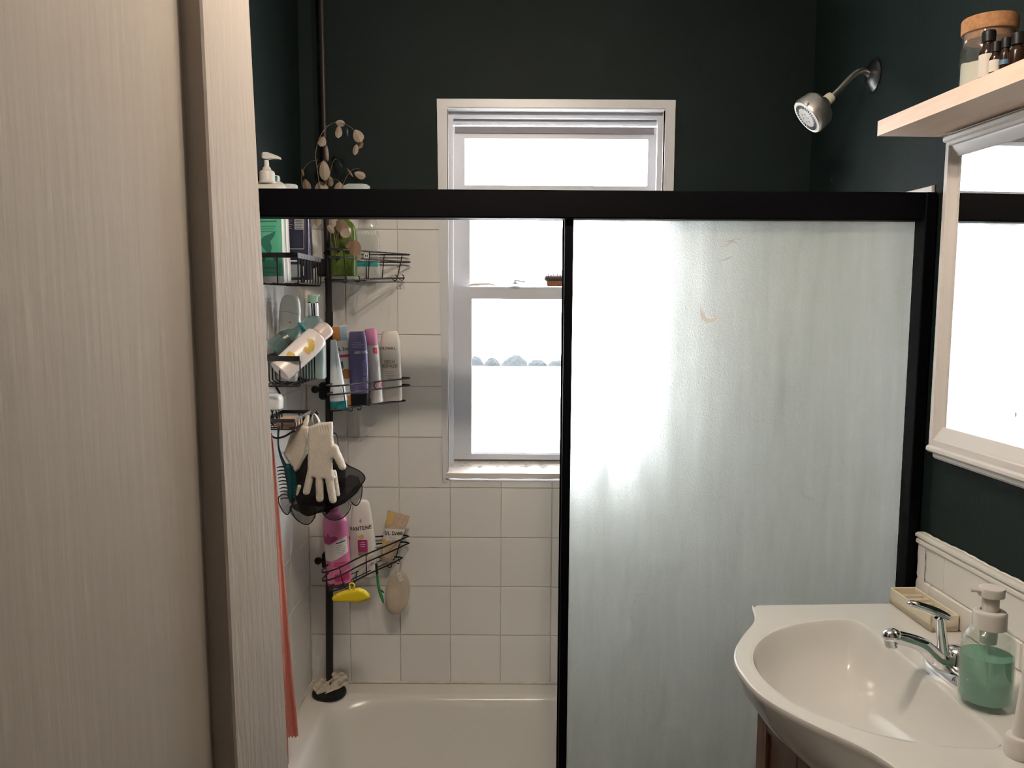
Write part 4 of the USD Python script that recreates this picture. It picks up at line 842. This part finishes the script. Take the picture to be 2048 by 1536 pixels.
# ---------------------------------------------------------------- vanity: integral basin on a wooden cabinet
ceramic = M('basin_ceramic', (.70, .685, .65), .10, coat_weight=.3)
def rwm(P):
    P = np.asarray(P, float); return RO + P[..., :1] * RT + P[..., 1:2] * RN + P[..., 2:] * ZAX
SC_, N0 = 1.051, .385
half = [(0, .515), (.03, .5145), (.078, .506), (.13, .484), (.175, .457), (.215, .430), (.25, .408), (.29, .394), (.318, .3875), (.334, .383)]
fs = smoothpath([(-a, b) for a, b in half[::-1]] + half[1:], 90)
front_edge = np.array([(SC_ + a, b) for a, b in fs])
NB = 160
th = np.linspace(0, 2 * np.pi, NB, endpoint=False)
def bowl_ring(k, drop):
    """ring of the basin: k = 1 at the rim; straight towards the wall, bowed to the front"""
    a, hb = .250 * k, .272 * k; out = []
    n_mid = .215 + (1 - k) * .11
    for t in th:
        c, s_ = math.cos(t), math.sin(t)
        if s_ >= 0: out.append((SC_ + a * c, n_mid + hb * s_ ** .97))
        else: out.append((SC_ + a * np.sign(c) * abs(c) ** .28, n_mid - .030 * k * abs(s_) ** .5 + (.006 * k)))
    return np.array([(x, y, COUNTER - drop) for x, y in out])
rim2 = bowl_ring(1.0, 0)[:, :2]
outer = np.vstack([[(SC_ + .334, .0)], [(SC_ - .334, .0)], front_edge])
outer_poly = Polygon(outer).buffer(0); inner_poly = Polygon(rim2).buffer(.006)
V, T = mesh2d(outer_poly.difference(inner_poly), .022)
top_m = trimesh.Trimesh(rwm(np.column_stack([V, np.full(len(V), COUNTER)])), T, process=False)
if top_m.face_normals[0][2] < 0: top_m.invert()
inr = np.array(inner_poly.exterior.coords)[:-1]
rings = []
def resample(c, n):
    c = np.vstack([c, c[:1]]); d = np.r_[0, np.cumsum(np.linalg.norm(np.diff(c, axis=0), axis=1))]; u = np.linspace(0, d[-1], n, endpoint=False)
    return np.column_stack([np.interp(u, d, c[:, k]) for k in range(2)])
def aligned(c):
    ctr = np.array([SC_, .33]); a = np.arctan2(c[:, 1] - ctr[1], c[:, 0] - ctr[0]); want = np.linspace(-np.pi, np.pi, NB, endpoint=False); o_ = np.argsort(a); cs = c[o_]; as_ = a[o_]
    return np.column_stack([np.interp(want, np.r_[as_ - 2 * np.pi, as_, as_ + 2 * np.pi], np.r_[cs[:, k], cs[:, k], cs[:, k]]) for k in range(2)])
dense = lambda c: aligned(resample(c, 900))
rim_r = dense(inr)
steps = [(1.0, .0), (.995, .0012), (.985, .005), (.972, .014), (.955, .030), (.925, .055), (.87, .082), (.78, .105), (.64, .121), (.45, .129), (.22, .132), (.10, .133)]
for k, dr in steps:
    c2 = rim_r if k == 1.0 else dense(bowl_ring(k, 0)[:, :2]); rings.append(rwm(np.column_stack([c2, np.full(NB, COUNTER - dr)])))
bowl = skin(rings, cap=(False, True)); 
if bowl.face_normals[-1][2] < 0: bowl.invert()
apron = []
for dz, k, grow in [(0, 0, 0), (.0015, 0, .003), (.006, 0, .0045), (.014, 0, .003), (.026, .02, .0), (.05, .10, 0), (.08, .26, 0), (.11, .50, 0), (.135, .78, 0), (.152, 1.02, 0)]:
    e = front_edge.copy(); e[:, 1] = N0 + (e[:, 1] - N0) * (1 - k) + grow - .010 * (k > .9); apron.append(rwm(np.column_stack([e, np.full(len(e), COUNTER - dz)])))
ap = grid_mesh(np.array(apron))
ctr_ = rwm(np.array([SC_, .25, COUNTER - .05]))
if np.dot(ap.face_normals.mean(0), -RN) > 0: ap.invert()
sides = []
for sgn in (-1, 1):
    s_ = SC_ + sgn * .334; ring_ = [a[0 if sgn < 0 else -1] for a in apron]; wallp = [rwm(np.array([s_, 0.0, COUNTER - d])) for d in (0, .0015, .006, .014, .026, .05, .08, .11, .135, .152)]
    g_ = grid_mesh(np.array([ring_, wallp]));
    if np.dot(g_.face_normals.mean(0), RT * sgn) < 0: g_.invert()
    sides.append(g_)
van = thing('vanity', 'wooden vanity cabinet with a white bowed-front ceramic basin top', 'vanity')
obj('basin_top', cat([top_m, bowl, ap, *sides]), ceramic, van, smooth=32)
wood = M('cabinet_wood', (.17, .062, .028), .42, bump=(30, .2, .002, (6, 6, .5)), vary=(7, (.10, .036, .018), (7, 7, .6)))
NC = .372
obj('cabinet_body', rwbox(.735, 1.367, .08, COUNTER - .162, .004, NC - .02, .002), wood, van)
obj('toe_kick', rwbox(.75, 1.35, 0, .08, .004, NC - .07), black_p, van)
def face(s0, s1, z0, z1, n1=NC): return rwbox(s0, s1, z0, z1, NC - .021, n1, .002)
ztop = COUNTER - .128
for s0 in (.735, 1.335): obj('face_stile', face(s0, s0 + .032, .08, ztop), wood, van)
obj('face_rail', face(.767, 1.335, ztop - .03, ztop), wood, van); obj('face_rail', face(.767, 1.335, .08, .11), wood, van)
for s0, s1 in ((.790, 1.046), (1.056, 1.312)):
    dr_ = thing('cabinet_door', parent=van)
    for a, b in ((s0, s0 + .05), (s1 - .05, s1)): obj('door_stile', rwbox(a, b, .13, ztop - .045, NC, NC + .018, .003), wood, dr_)
    for a, b in ((.13, .18), (ztop - .095, ztop - .045)): obj('door_rail', rwbox(s0 + .05, s1 - .05, a, b, NC, NC + .018, .003), wood, dr_)
    obj('door_panel', rwbox(s0 + .048, s1 - .048, .178, ztop - .093, NC, NC + .010, .004), wood, dr_)

# backsplash
cream_t = M('backsplash_cream', (.72, .685, .625), .3); plaster = M('end_plaster', (.72, .69, .65), .7, bump=(60, .4, .004, V3))
bs = thing('backsplash', 'cream tiled backsplash with moulded top trim behind the basin', 'backsplash')
zs0 = rwpx(1848, 1163, .012)[0][2]; sp_ = [rwpx(px, py, .012)[1] for px, py in ((1850, 1130), (1885, 1170), (1978, 1180))]
zb1 = 1.024
edges_ = [sp_[0], sp_[1], sp_[2], sp_[2] + .152, sp_[2] + .304]
for a, b in zip(edges_[:-1], edges_[1:]): obj('tile', rwbox(a + .0006, b - .0006, zs0 + .001, zb1, 0.0005, .0105 + rng.uniform(-.0006, .0006), .0012), cream_t, bs, smooth=False)
jn = [sp_[0]] + [rwpx(px, py, .014)[1] for px, py in ((1859, 1172), (1942, 1235))]
jn += [jn[-1] + .15, jn[-1] + .30]
for a, b in zip(jn[:-1], jn[1:]): obj('base_tile', rwbox(a + .0008, b - .0008, COUNTER + .0008, zs0, .0005, .0145, .003), cream_t, bs)
prof = [(.0005, 0), (.012, 0), (.016, .004), (.016, .010), (.0125, .013), (.0125, .015), (.0185, .018), (.0185, .023), (.012, .0265), (.0005, .0265)]
mo = skin([rwm(np.array([(s_, n_, zb1 + z_) for n_, z_ in prof])) for s_ in np.linspace(.700, 1.46, 12)])
mo.fix_normals(); obj('top_trim', mo, cream_t, bs, smooth=25)
rag_e = Polygon([(sp_[0] - .001, COUNTER + .001), (sp_[0] - .001, zb1), (.703, zb1), (.701, 1.0), (.7035, .985), (.702, .955), (.706, .95), (.700, .938), (.6995, .915), (.7035, .905), (.7025, COUNTER + .001)])
e_ = trimesh.creation.extrude_polygon(rag_e, .0105, engine='earcut'); e_.vertices = rwm(np.column_stack([e_.vertices[:, 0], e_.vertices[:, 2] + .0005, e_.vertices[:, 1]])); e_.fix_normals()
obj('plaster_end', e_, plaster, bs, smooth=False)
obj('crack', tube(smoothpath(np.array([rw(sp_[0] - .0006 - .0012 * abs(math.sin(k * 2.1)), z_, .0108) for k, z_ in enumerate(np.linspace(zs0, zb1 - .004, 9))]), 30), .0006, 5), M('crack_dark', (.05, .04, .035), .9), bs)
obj('paint_drip', tube(smoothpath(np.array([rw(s_, zb1 + .0265 + .0015 * abs(math.sin(s_ * 97)) + .001 * math.sin(s_ * 31), .004) for s_ in np.linspace(.71, 1.45, 60)]), 120), .0022, 6), cream_t, bs)

# soap dish
dish_m = M('dish_cream', (.78, .70, .54), .35, trans=(.15, (.85, .75, .55)))
dz0, dz1, ds0, ds1, dn0, dn1 = COUNTER + .0006, COUNTER + .036, .712, .878, .0175, .076
dsh = thing('soap_dish', 'cream ribbed soap dish standing against the backsplash on the far end of the basin', 'soap dish')
def wallbox(a): return rwbox(*a, .0018)
obj('dish_body', cat([wallbox((ds0, ds1, dz0, dz0 + .014, dn0, dn1)), wallbox((ds0, ds0 + .005, dz0, dz1, dn0, dn1)), wallbox((ds1 - .006, ds1, dz0, dz1, dn0, dn1)), wallbox((ds0, ds1, dz0, dz1, dn1 - .004, dn1)), wallbox((ds0, ds1, dz0, dz1, dn0, dn0 + .004))]), dish_m, dsh)
for k in range(5): obj('rib', rwbox(ds0 + .030 + k * .024, ds0 + .036 + k * .024, dz0 + .012, dz1 - .006, dn0 + .003, dn1 - .003, .0015), dish_m, dsh)

# faucet
SF, NF = 1.066, .137
fau = thing('faucet', 'chrome single-lever basin faucet', 'faucet')
def fpx(px, py): return at_plane(px, py, rw(SF, 0), RT)
pl_pts = []
for z_, g_ in ((0.0006, 0), (.010, 0), (.022, .006), (.026, .012)):
    q = ring(.074 - g_ * 1.2, .033 - g_, 3.2, 44); pl_pts.append(rwm(np.column_stack([q[:, 0] + SF, q[:, 1] + NF, np.full(44, COUNTER + z_)])))
pl = skin(pl_pts); pl.fix_normals(); obj('base_plate', pl, chrome, fau, smooth=40)
c0 = rwm(np.array([SF, NF, COUNTER + .018]))
obj('body', loft([(0, .030, .030, 2), (.012, .026, .026, 2), (.024, .022, .022, 2), (.033, .017, .017, 2), (.037, .008, .008, 2)], 32).apply_translation(c0), chrome, fau, smooth=50)
sp = [c0 + [0, 0, .016], fpx(1868, 1312), fpx(1850, 1294), fpx(1828, 1283), fpx(1806, 1277), fpx(1787, 1273)]
obj('spout', tube(smoothpath(sp, 24), np.interp(np.linspace(0, 1, 24), [0, .3, .7, 1], [.021, .0165, .0125, .0118]), 20), chrome, fau, smooth=60)
tip = fpx(1784, 1271); e = trimesh.creation.icosphere(3, .0135); e.apply_scale([1.25, 1, .95]); e.apply_translation(tip)
obj('spout_tip', e, chrome, fau, smooth=True)
obj('aerator', orient(lathe([(0, 0), (.0098, 0), (.0112, .003), (.0115, .016), (0, .016)], 28), (-.1, 0, 1), tip - [0, 0, .021]), chrome, fau)
l0 = fpx(1879, 1231)
lp0 = fpx(1888, 1316)
obj('lever_post', tube([lp0, l0 + (lp0 - l0) * .55, l0 + [0, 0, -.004]], [.013, .0088, .0082], 16), chrome, fau, smooth=60)
obj('lever', tube(smoothpath([fpx(1904, 1241), fpx(1893, 1233), fpx(1872, 1223), fpx(1845, 1213), fpx(1822, 1207), fpx(1813, 1206)], 24), np.interp(np.linspace(0, 1, 24), [0, .06, .4, .85, .97, 1], [.003, .0080, .0090, .0072, .0055, .002]), 16, flat=.85), chrome, fau, smooth=60)
e = trimesh.creation.icosphere(2, .009); e.apply_translation(rw(SF + .055, NF + .006, COUNTER + .030)); obj('cap_screw', e, chrome, fau, smooth=True)

# foaming soap dispenser
bp = at_z(1968, 1409, COUNTER); s = sc(1971, 1411, bp[1])
dsp = thing('soap_dispenser', 'clear bottle of green liquid soap with a white pump beside the faucet', 'soap dispenser', bp + [0, 0, .0005])
glass_d = pane('dispenser_glass', (.95, .97, .96), solid=.02, gloss=.5)
outerp = [(0, 0), (46, 0), (50, 2), (52, 8), (52.5, 60), (52, 126), (50, 140), (44, 152), (34, 160), (30, 163), (30, 176)]
innerp = [(28, 176), (28, 163), (41, 151), (47.5, 139), (49.5, 126), (50, 60), (49.5, 18), (45, 13), (0, 12)]
obj('bottle', lathe([(a * s * .955, b * s) for a, b in outerp + innerp], 48), glass_d, dsp, smooth=40)
liq = pane('soap_liquid', (.62, .86, .76), solid=.5, solid_color=(.36, .62, .50), gloss=.1)
obj('liquid', lathe([(0, 12.6 * s), (42.5 * s, 13.6 * s), (46.8 * s, 19 * s), (47.2 * s, 60 * s), (47.0 * s, 105 * s), (0, 105 * s)], 48), liq, dsp, smooth=40)
pw = M('pump_white', (.66, .63, .59), .35)
obj('collar', lathe([(31 * s, 160 * s), (31 * s, 190 * s), (28 * s, 194 * s), (18 * s, 195 * s), (18 * s, 160 * s)], 40), pw, dsp, smooth=40)
obj('pump_stem', lathe([(0, 190 * s), (15.5 * s, 190 * s), (15.5 * s, 224 * s), (0, 224 * s)], 32), pw, dsp)
obj('pump_head', lathe([(0, 220 * s), (16 * s, 220 * s), (24 * s, 224 * s), (24.5 * s, 238 * s), (23 * s, 241 * s), (0, 242 * s)], 36), pw, dsp, smooth=40)
obj('nozzle', tube([(-16 * s, 0, 233 * s), (-46 * s, -6 * s, 238 * s)], [5.2 * s, 4 * s], 12, flat=.8), pw, dsp)
obj('dip_tube', tube([(0, 0, 40 * s), (0, 0, 165 * s)], 3.4 * s, 10), M('dip_tube', (.5, .6, .55), .4), dsp)
obj('pump_chamber', lathe([(0, 128 * s), (15 * s, 128 * s), (17 * s, 160 * s), (0, 160 * s)], 28), M('chamber', (.5, .58, .53), .4), dsp)

# white upright thing at the lower right corner of the picture
bp2 = at_z(2040, 1512, COUNTER); s2 = sc(2040, 1512, bp2[1])
std = thing('white_pump_stand', 'white upright wand on a round base, cut by the right edge of the picture', 'wand', bp2)
obj('base', lathe([(0, 0), (27 * s2, 0), (30 * s2, 6 * s2), (30 * s2, 34 * s2), (26 * s2, 42 * s2), (18 * s2, 44 * s2), (0, 44 * s2)], 36), pw, std, smooth=40)
obj('wand', tube([(0, 0, 40 * s2), (4 * s2, 0, 120 * s2), (11 * s2, 0, 210 * s2)], [17 * s2, 14 * s2, 11 * s2], 20), pw, std, smooth=60)

# ---------------------------------------------------------------- shelf, jar, small bottles, mirror
shelf_w = M('shelf_birch', (.76, .585, .46), .45, vary=(9, (.71, .53, .40), (4, 1, 14)))
zt0, zt1, zu0, zu1 = 1.9325, 1.929, 1.902, 1.8975
S0, S1, NS = .702, 1.50, .150
tag(obj('wall_shelf', hullbox([rw(s_, z_, n_) for s_, zz in ((S0, (zu0, zt0)), (S1, (zu1, zt1))) for z_ in zz for n_ in (.002, NS)]), shelf_w, smooth=False), 'pale wooden wall shelf above the mirror holding a jar and dark bottles', 'shelf')
jp, js = rwpx(1977, 100, .073); jb = rw(js, 1.9318, .073); s = float(np.dot(jp - C, F)) / FPX
zl = at_plane(1977, 38, jb, np.array([0, -1.0, 0]))[2] - jb[2]          # height to the top of the lid
jar = thing('cork_jar', 'glass jar with a cork lid half full of cream powder on the wooden shelf', 'jar', jb)
r = 51 * s
hb = zl - .026
obj('glass', lathe([(0, 0), (r * .95, 0), (r, .004), (r * .99, hb * .72), (r * .96, hb * .80), (r * .90, hb * .85), (r * .94, hb * .90), (r * .95, hb), (r * .88, hb), (r * .90, hb * .8), (r * .945, hb * .7), (r * .95, .008), (0, .006)], 44), pane('jar_glass', (.93, .945, .94), solid=.03, gloss=.4), jar, smooth=40)
pow_m = M('cream_powder', (.70, .66, .56), .9)
q = []
for z_ in (.0065, .02, .05): q.append(np.column_stack([ring(r * .935, r * .935, 2, 44), np.full(44, z_)]))
tt = np.arange(44) * 2 * np.pi / 44; up = hb * (.47 + .05 * np.sin(tt * 2 + 2.2) + .06 * np.exp(-((tt - 4.0) % (2 * np.pi)) ** 2 * 3)); q.append(np.column_stack([ring(r * .93, r * .93, 2, 44), up])); q.append(np.column_stack([ring(r * .4, r * .4, 2, 44), up * .9 + hb * .05]))
obj('powder', skin(q), pow_m, jar, smooth=40)
cork = M('cork', (.42, .21, .09), .8, vary=(120, (.30, .14, .06), V3))
obj('lid', lathe([(0, hb - .012), (r * .86, hb - .012), (r * .87, hb + .001), (r * .97, hb + .001), (r * 1.0, hb + .004), (r * 1.01, zl - .003), (r * .98, zl), (0, zl)], 44), cork, jar, smooth=40)
obj('paper_slip', hullbox([np.array(p_) * [1, 1, 1] + d_ for p_ in ((.012, -r * .90, hb * .62), (.034, -r * .80, hb * .62), (.034, -r * .80, hb * .80), (.012, -r * .90, hb * .80)) for d_ in (np.zeros(3), np.array([0, .0008, 0]))]), print_w, jar, smooth=False)
amber = M('amber_glass', (.022, .010, .006), .12); lab_c = M('bottle_label', (.58, .52, .46), .6); lab_b = M('blue_label', (.05, .12, .2), .5)
def small_bottle(px, py_cap, wpx, n_, label, lab, lab_rng, cap_h=.0185):
    p_, s0 = rwpx(px, 120, n_); b_ = rw(s0, 1.9318, n_); s_ = float(np.dot(p_ - C, F)) / FPX; h_ = at_plane(px, py_cap, b_, np.array([0, -1.0, 0]))[2] - b_[2]; r_ = wpx / 2 * s_
    t = thing('essence_bottle', label, 'bottle', b_)
    nb = h_ - cap_h
    S = [(0, r_ * .94, r_ * .94, 2), (.002, r_, r_, 2), (nb * .72, r_, r_, 2), (nb * .84, r_ * .8, r_ * .8, 2), (nb * .93, r_ * .62, r_ * .62, 2), (nb, r_ * .6, r_ * .6, 2)]
    obj('body', loft(S, 28), amber, t, smooth=50)
    obj('cap', lathe([(0, nb), (r_ * .82, nb), (r_ * .84, h_ - .003), (r_ * .74, h_), (0, h_)], 24), black_p, t)
    if lab:
        obj('label', loft([(nb * lab_rng[0], r_ + .0004, r_ + .0004, 2), (nb * lab_rng[1], r_ + .0004, r_ + .0004, 2)], 28), lab, t, smooth=50)
        for k in range(4): obj('print_line', patch([(0, r_ + .0004, r_ + .0004, 2), (1, r_ + .0004, r_ + .0004, 2)], sbox(r_ * .25, nb * (lab_rng[0] + .1 * k + .1), r_ * .7, nb * (lab_rng[0] + .1 * k + .14)), .0004, .003), print_k, t)
small_bottle(1975, 62, 31, .118, 'dark bottle with a tall cream label, leftmost on the shelf', lab_c, (.12, .68))
small_bottle(1991, 84, 22, .135, 'small dark bottle with a short cream label, second from the left on the shelf', lab_c, (.1, .62), .016)
small_bottle(2010, 76, 21, .128, 'small dark bottle with a blue band between two other bottles on the shelf', lab_b, (.3, .5), .016)
small_bottle(2034, 66, 31, .118, 'wide dark unlabelled bottle at the right end of the shelf', None, None)

mir = thing('mirror', 'white framed mirror hanging on the right wall under the wooden shelf', 'mirror')
fr_m = M('mirror_frame_white', (.70, .655, .625), .4)
ms0, ms1, mz0, mz1 = .752, 1.300, 1.243, 1.895
gs0, gz0, gz1 = .781, 1.297, 1.849
gs1 = ms1 - (gs0 - ms0)
def frame_bar(pts_a, pts_b, prof_n):
    """moulding between an outer and an inner edge: prof_n = heights n at outer, 30 %, 70 %, inner"""
    rows = []
    for f_, n_ in prof_n:
        a = np.array(pts_a) * (1 - f_) + np.array(pts_b) * f_; rows.append([rw(s_, z_, n_) for s_, z_ in a])
    g_ = grid_mesh(np.array(rows)); 
    if np.dot(g_.face_normals.mean(0), RN) < 0: g_.invert()
    return g_
pr_ = [(0, .0015), (0, .026), (.02, .030), (.46, .031), (.50, .0265), (.60, .0255), (.97, .018), (1, .016)]
oc = [(ms0, mz0), (ms1, mz0), (ms1, mz1), (ms0, mz1)]; ic = [(gs0, gz0), (gs1, gz0), (gs1, gz1), (gs0, gz1)]
for k in range(4): obj('frame_bar', frame_bar([oc[k], oc[(k + 1) % 4]], [ic[k], ic[(k + 1) % 4]], pr_), fr_m, mir, smooth=20)
obj('mirror_glass', rwbox(gs0 - .004, gs1 + .004, gz0 - .004, gz1 + .004, .012, .0165), M('mirror_silver', (.93, .94, .94), .015, metal=1.0), mir, smooth=False)
obj('backing', rwbox(ms0 + .003, ms1 - .003, mz0 + .003, mz1 - .003, .001, .0125), fr_m, mir, smooth=False)
obj('crown', rwbox(ms0 + .008, ms1 - .008, mz1, 1.8965, .0015, .034, .002), fr_m, mir)
obj('crown_moulding', rwbox(ms0 - .004, ms1 + .004, mz1 - .014, mz1 - .002, .0015, .036, .003), fr_m, mir)
obj('ledge', rwbox(ms0 + .006, ms1 - .006, mz0 - .016, mz0, .0015, .026, .005), fr_m, mir)
obj('ledge_moulding', rwbox(ms0 - .003, ms1 + .003, mz0 - .002, mz0 + .012, .0015, .036, .004), fr_m, mir)

# ---------------------------------------------------------------- shower head
sh = thing('overhead_shower', 'brushed metal shower head on a bent arm high on the right wall', 'shower')
e0, es = rwpx(1748, 152, 0); e0 = rw(es, e0[2], .0)
obj('escutcheon', orient(lathe([(0, .001), (.040, .001), (.040, .004), (.030, .011), (.012, .016), (0, .016)], 36), RN, e0), M('escutcheon_dark', (.10, .10, .10), .3, metal=1.0), sh)
YSH = e0[1]
yy = lambda px, py: at_y(px, py, YSH + (px - 1748) * .0006)
arm = [e0 + RN * .010, yy(1722, 142), yy(1700, 157), yy(1678, 180), yy(1664, 194)]
obj('arm', tube(smoothpath(arm, 24), .0072, 14), steel, sh, smooth=60)
nk, hc = yy(1660, 196), yy(1617, 232)
ax = np.array([-.78, .0, -.63]); ax /= np.linalg.norm(ax)
obj('collar_nut', orient(lathe([(0, 0), (.0120, 0), (.0135, .004), (.0135, .016), (.009, .020), (0, .020)], 12), ax, nk - ax * .006), M('nylon', (.55, .52, .42), .4), sh)
Rh = .0455; hb_ = hc + ax * .004
body = [(0, -.060), (.014, -.058), (.020, -.050), (.036, -.044), (.043, -.036), (Rh, -.018), (Rh + .001, -.004), (Rh - .002, .0015), (Rh - .007, .001), (0, .0)]
obj('head_shell', orient(lathe(body, 44), ax, hb_), steel, sh, smooth=50)
fc = M('spray_face', (.52, .50, .47), .4); 
T4 = trimesh.geometry.align_vectors([0, 0, 1], ax); T4[:3, 3] = hb_
obj('spray_face', xf(lathe([(0, .004), (.022, .004), (.026, .0028), (.037, .0022), (.039, .0005), (0, .0002)], 40), T4), fc, sh, smooth=40)
for k in range(34):
    a = 2 * math.pi * k / 34; b_ = bx((.0265, -.0011, .0020), (.0355, .0011, .0034)); b_.apply_transform(rotm([0, 0, 1], math.degrees(a))); obj('nozzle_slot', xf(b_, T4), black_p, sh, smooth=False)
for k in range(6):
    a = 2 * math.pi * k / 6 + .3; b_ = trimesh.creation.cylinder(.0022, .0012); b_.apply_translation((.012 * math.cos(a), .012 * math.sin(a), .0044)); obj('nozzle', xf(b_, T4), print_grey, sh, smooth=False)
obj('mode_tab', xf(bx((-.005, -Rh - .008, -.006), (.005, -Rh + .002, .001), .001), T4 @ rotm([0, 0, 1], 35)), fc, sh)

# ---------------------------------------------------------------- on the sash rail, and beyond the window
YR = YA + .014
hbz = rail_t
tq = lambda px, py: at_y(px, py, YR)
hbr = thing('hair_brush', 'dark two-sided brush with bristles lying on the sash rail', 'brush')
a0, a1 = tq(1089, 557), tq(1175, 556)
obj('back', bx((a0[0], YR - .013, tq(1100, 562)[2]), (a1[0], YR + .013, tq(1100, 552)[2]), .004), M('brush_brown', (.05, .03, .03), .6), hbr)
pin_m = M('pin_brown', (.14, .075, .05), .6); br_m = M('bristle_tan', (.30, .13, .06), .8)
for k in range(19):
    px = 1093 + 3.6 * k
    for dy in (-.006, .006): obj('pin', tube([at_y(px, 553, YR + dy), at_y(px, 547, YR + dy)], [.0017, .0008], 5), pin_m, hbr)
for k in range(30):
    px = 1095 + 2.3 * k
    for dy in (-.008, 0, .008): obj('bristle', tube([at_y(px, 561.5, YR + dy), np.array([*at_y(px + .6, 570, YR + dy)[:2], max(hbz + .0006, at_y(px, 572.5, YR + dy)[2])])], .0022, 4), br_m, hbr)
ps = thing('small_pump', 'small grey pump cap with a thin spout standing on the sash rail', 'pump cap')
pc = tq(1030, 573); s = sc(1030, 573, YR); pc[2] = hbz + .0006
gp_m = M('pump_slate', (.33, .34, .37), .5)
obj('shoulder', orient(lathe([(0, 0), (16 * s, 0), (13 * s, 3 * s), (7 * s, 6 * s), (6 * s, 8.5 * s), (0, 8.5 * s)], 28), (0, 0, 1), pc), gp_m, ps, smooth=40)
obj('spout', cat([tube([pc + [0, 0, 8 * s], pc + [0, 0, 11.5 * s]], 2 * s, 8), tube(smoothpath([pc + np.array([-2, 0, 12]) * s, pc + np.array([8, 0, 12]) * s, pc + np.array([14, 0, 10.5]) * s, pc + np.array([20, 0, 10]) * s], 10), 1.2 * s, 8)]), gp_m, ps)
rz = smoothpath([tq(938, 571), tq(950, 569), tq(965, 568.5), tq(982, 568.5), tq(992, 571.5)], 20); rz[:, 2] = np.maximum(rz[:, 2], hbz + .0045)
tag(obj('handle_stick', tube(rz, np.interp(np.linspace(0, 1, 20), [0, .2, .8, 1], [.0030, .0042, .0028, .0016]), 10), M('pale_pink_handle', (.60, .47, .43), .45), smooth=60), 'pale pink curved handle lying at the left end of the sash rail', 'handle')

ground = M('bright_ground', (.75, .75, .74), .9); roof_m = M('neighbour_roof', (.85, .85, .85), .8)
gz = -5.5
obj('ground', bx((-120, D + 1.2, gz - .3), (120, 260, gz)), ground, kind='structure', smooth=False)
yr = 16.0; zr = at_y(1000, 733, yr)[2]
nb = thing('neighbour_house', 'flat white roof of the house outside, seen low through the window', 'house')
obj('wall', bx((-9, yr - 9, gz), (9, yr, zr - .25)), ground, nb, smooth=False); obj('roof', bx((-9.3, yr - 9.3, zr - .25), (9.3, yr + .1, zr)), roof_m, nb, smooth=False)
bark = M('bark', (.15, .12, .10), .9); leaf_g = M('far_foliage', (.020, .024, .026), .9)
YTREE = 60.0
for k, (px, py, wpx) in enumerate([(950, 712, 34), (985, 717, 30), (1030, 711, 46), (1076, 719, 36), (1115, 720, 36)]):
    o = at_y(px, py, YTREE + 3 * math.sin(k * 2.3)); s = sc(px, py, o[1])
    t = thing('distant_tree', ['leftmost far grey tree above the white roof outside', 'small far tree between the leftmost and the broadest one, above the white roof', 'broadest and tallest far tree, in the middle of the strip above the white roof', 'low far tree right of the broadest one above the white roof', 'rightmost far tree above the white roof, next to the screen stile'][k], 'tree', (o[0], o[1], gz), group='distant trees beyond the white roof')
    hgt = o[2] - gz; e = trimesh.creation.icosphere(4, 1.0); v = e.vertices; e.vertices = v * (1 + .35 * (meshkit.fbm(v * 3 + k * 7.1, 4, k) - .5))[:, None] * np.array([wpx * s * .62, wpx * s * .55, hgt * .33]); e.apply_translation((0, 0, hgt * .67))
    obj('crown', e, leaf_g, t, smooth=True); obj('trunk', tube([(0, 0, 0), (.05, 0, hgt * .5)], [.16, .10], 10), bark, t)

# ---------------------------------------------------------------- ceiling lamp (above the frame, its light falls on tiles and basin)
lamp = thing('ceiling_lamp', 'two bulb ceiling lamp on a white base above the basin', 'ceiling lamp', loc=(LAMP_AT[0], LAMP_AT[1], H))
obj('lamp_base', lathe([(0, -.03), (.07, -.028), (.085, -.012), (.085, 0), (0, 0)]), white_trim, lamp)
bulb_mat = usdkit.material(stage, '/World/Looks/bulb_glow', {'e': ('emission', {'color': (1, .855, .70), 'strength': LAMP_POWER})}, [], surface='e.emission')
for sx in (-1, 1):
    so = obj('lamp_socket', xf(orient(lathe([(0, 0), (.018, 0), (.018, .04), (0, .04)]), (sx, 0, -.5), (sx * .05, 0, -.02)), np.eye(4)), white_trim, lamp)
    ic = trimesh.creation.icosphere(3, .034); ic.apply_translation((sx * .115, 0, -.055)); obj('bulb', ic, bulb_mat, lamp, smooth=True)
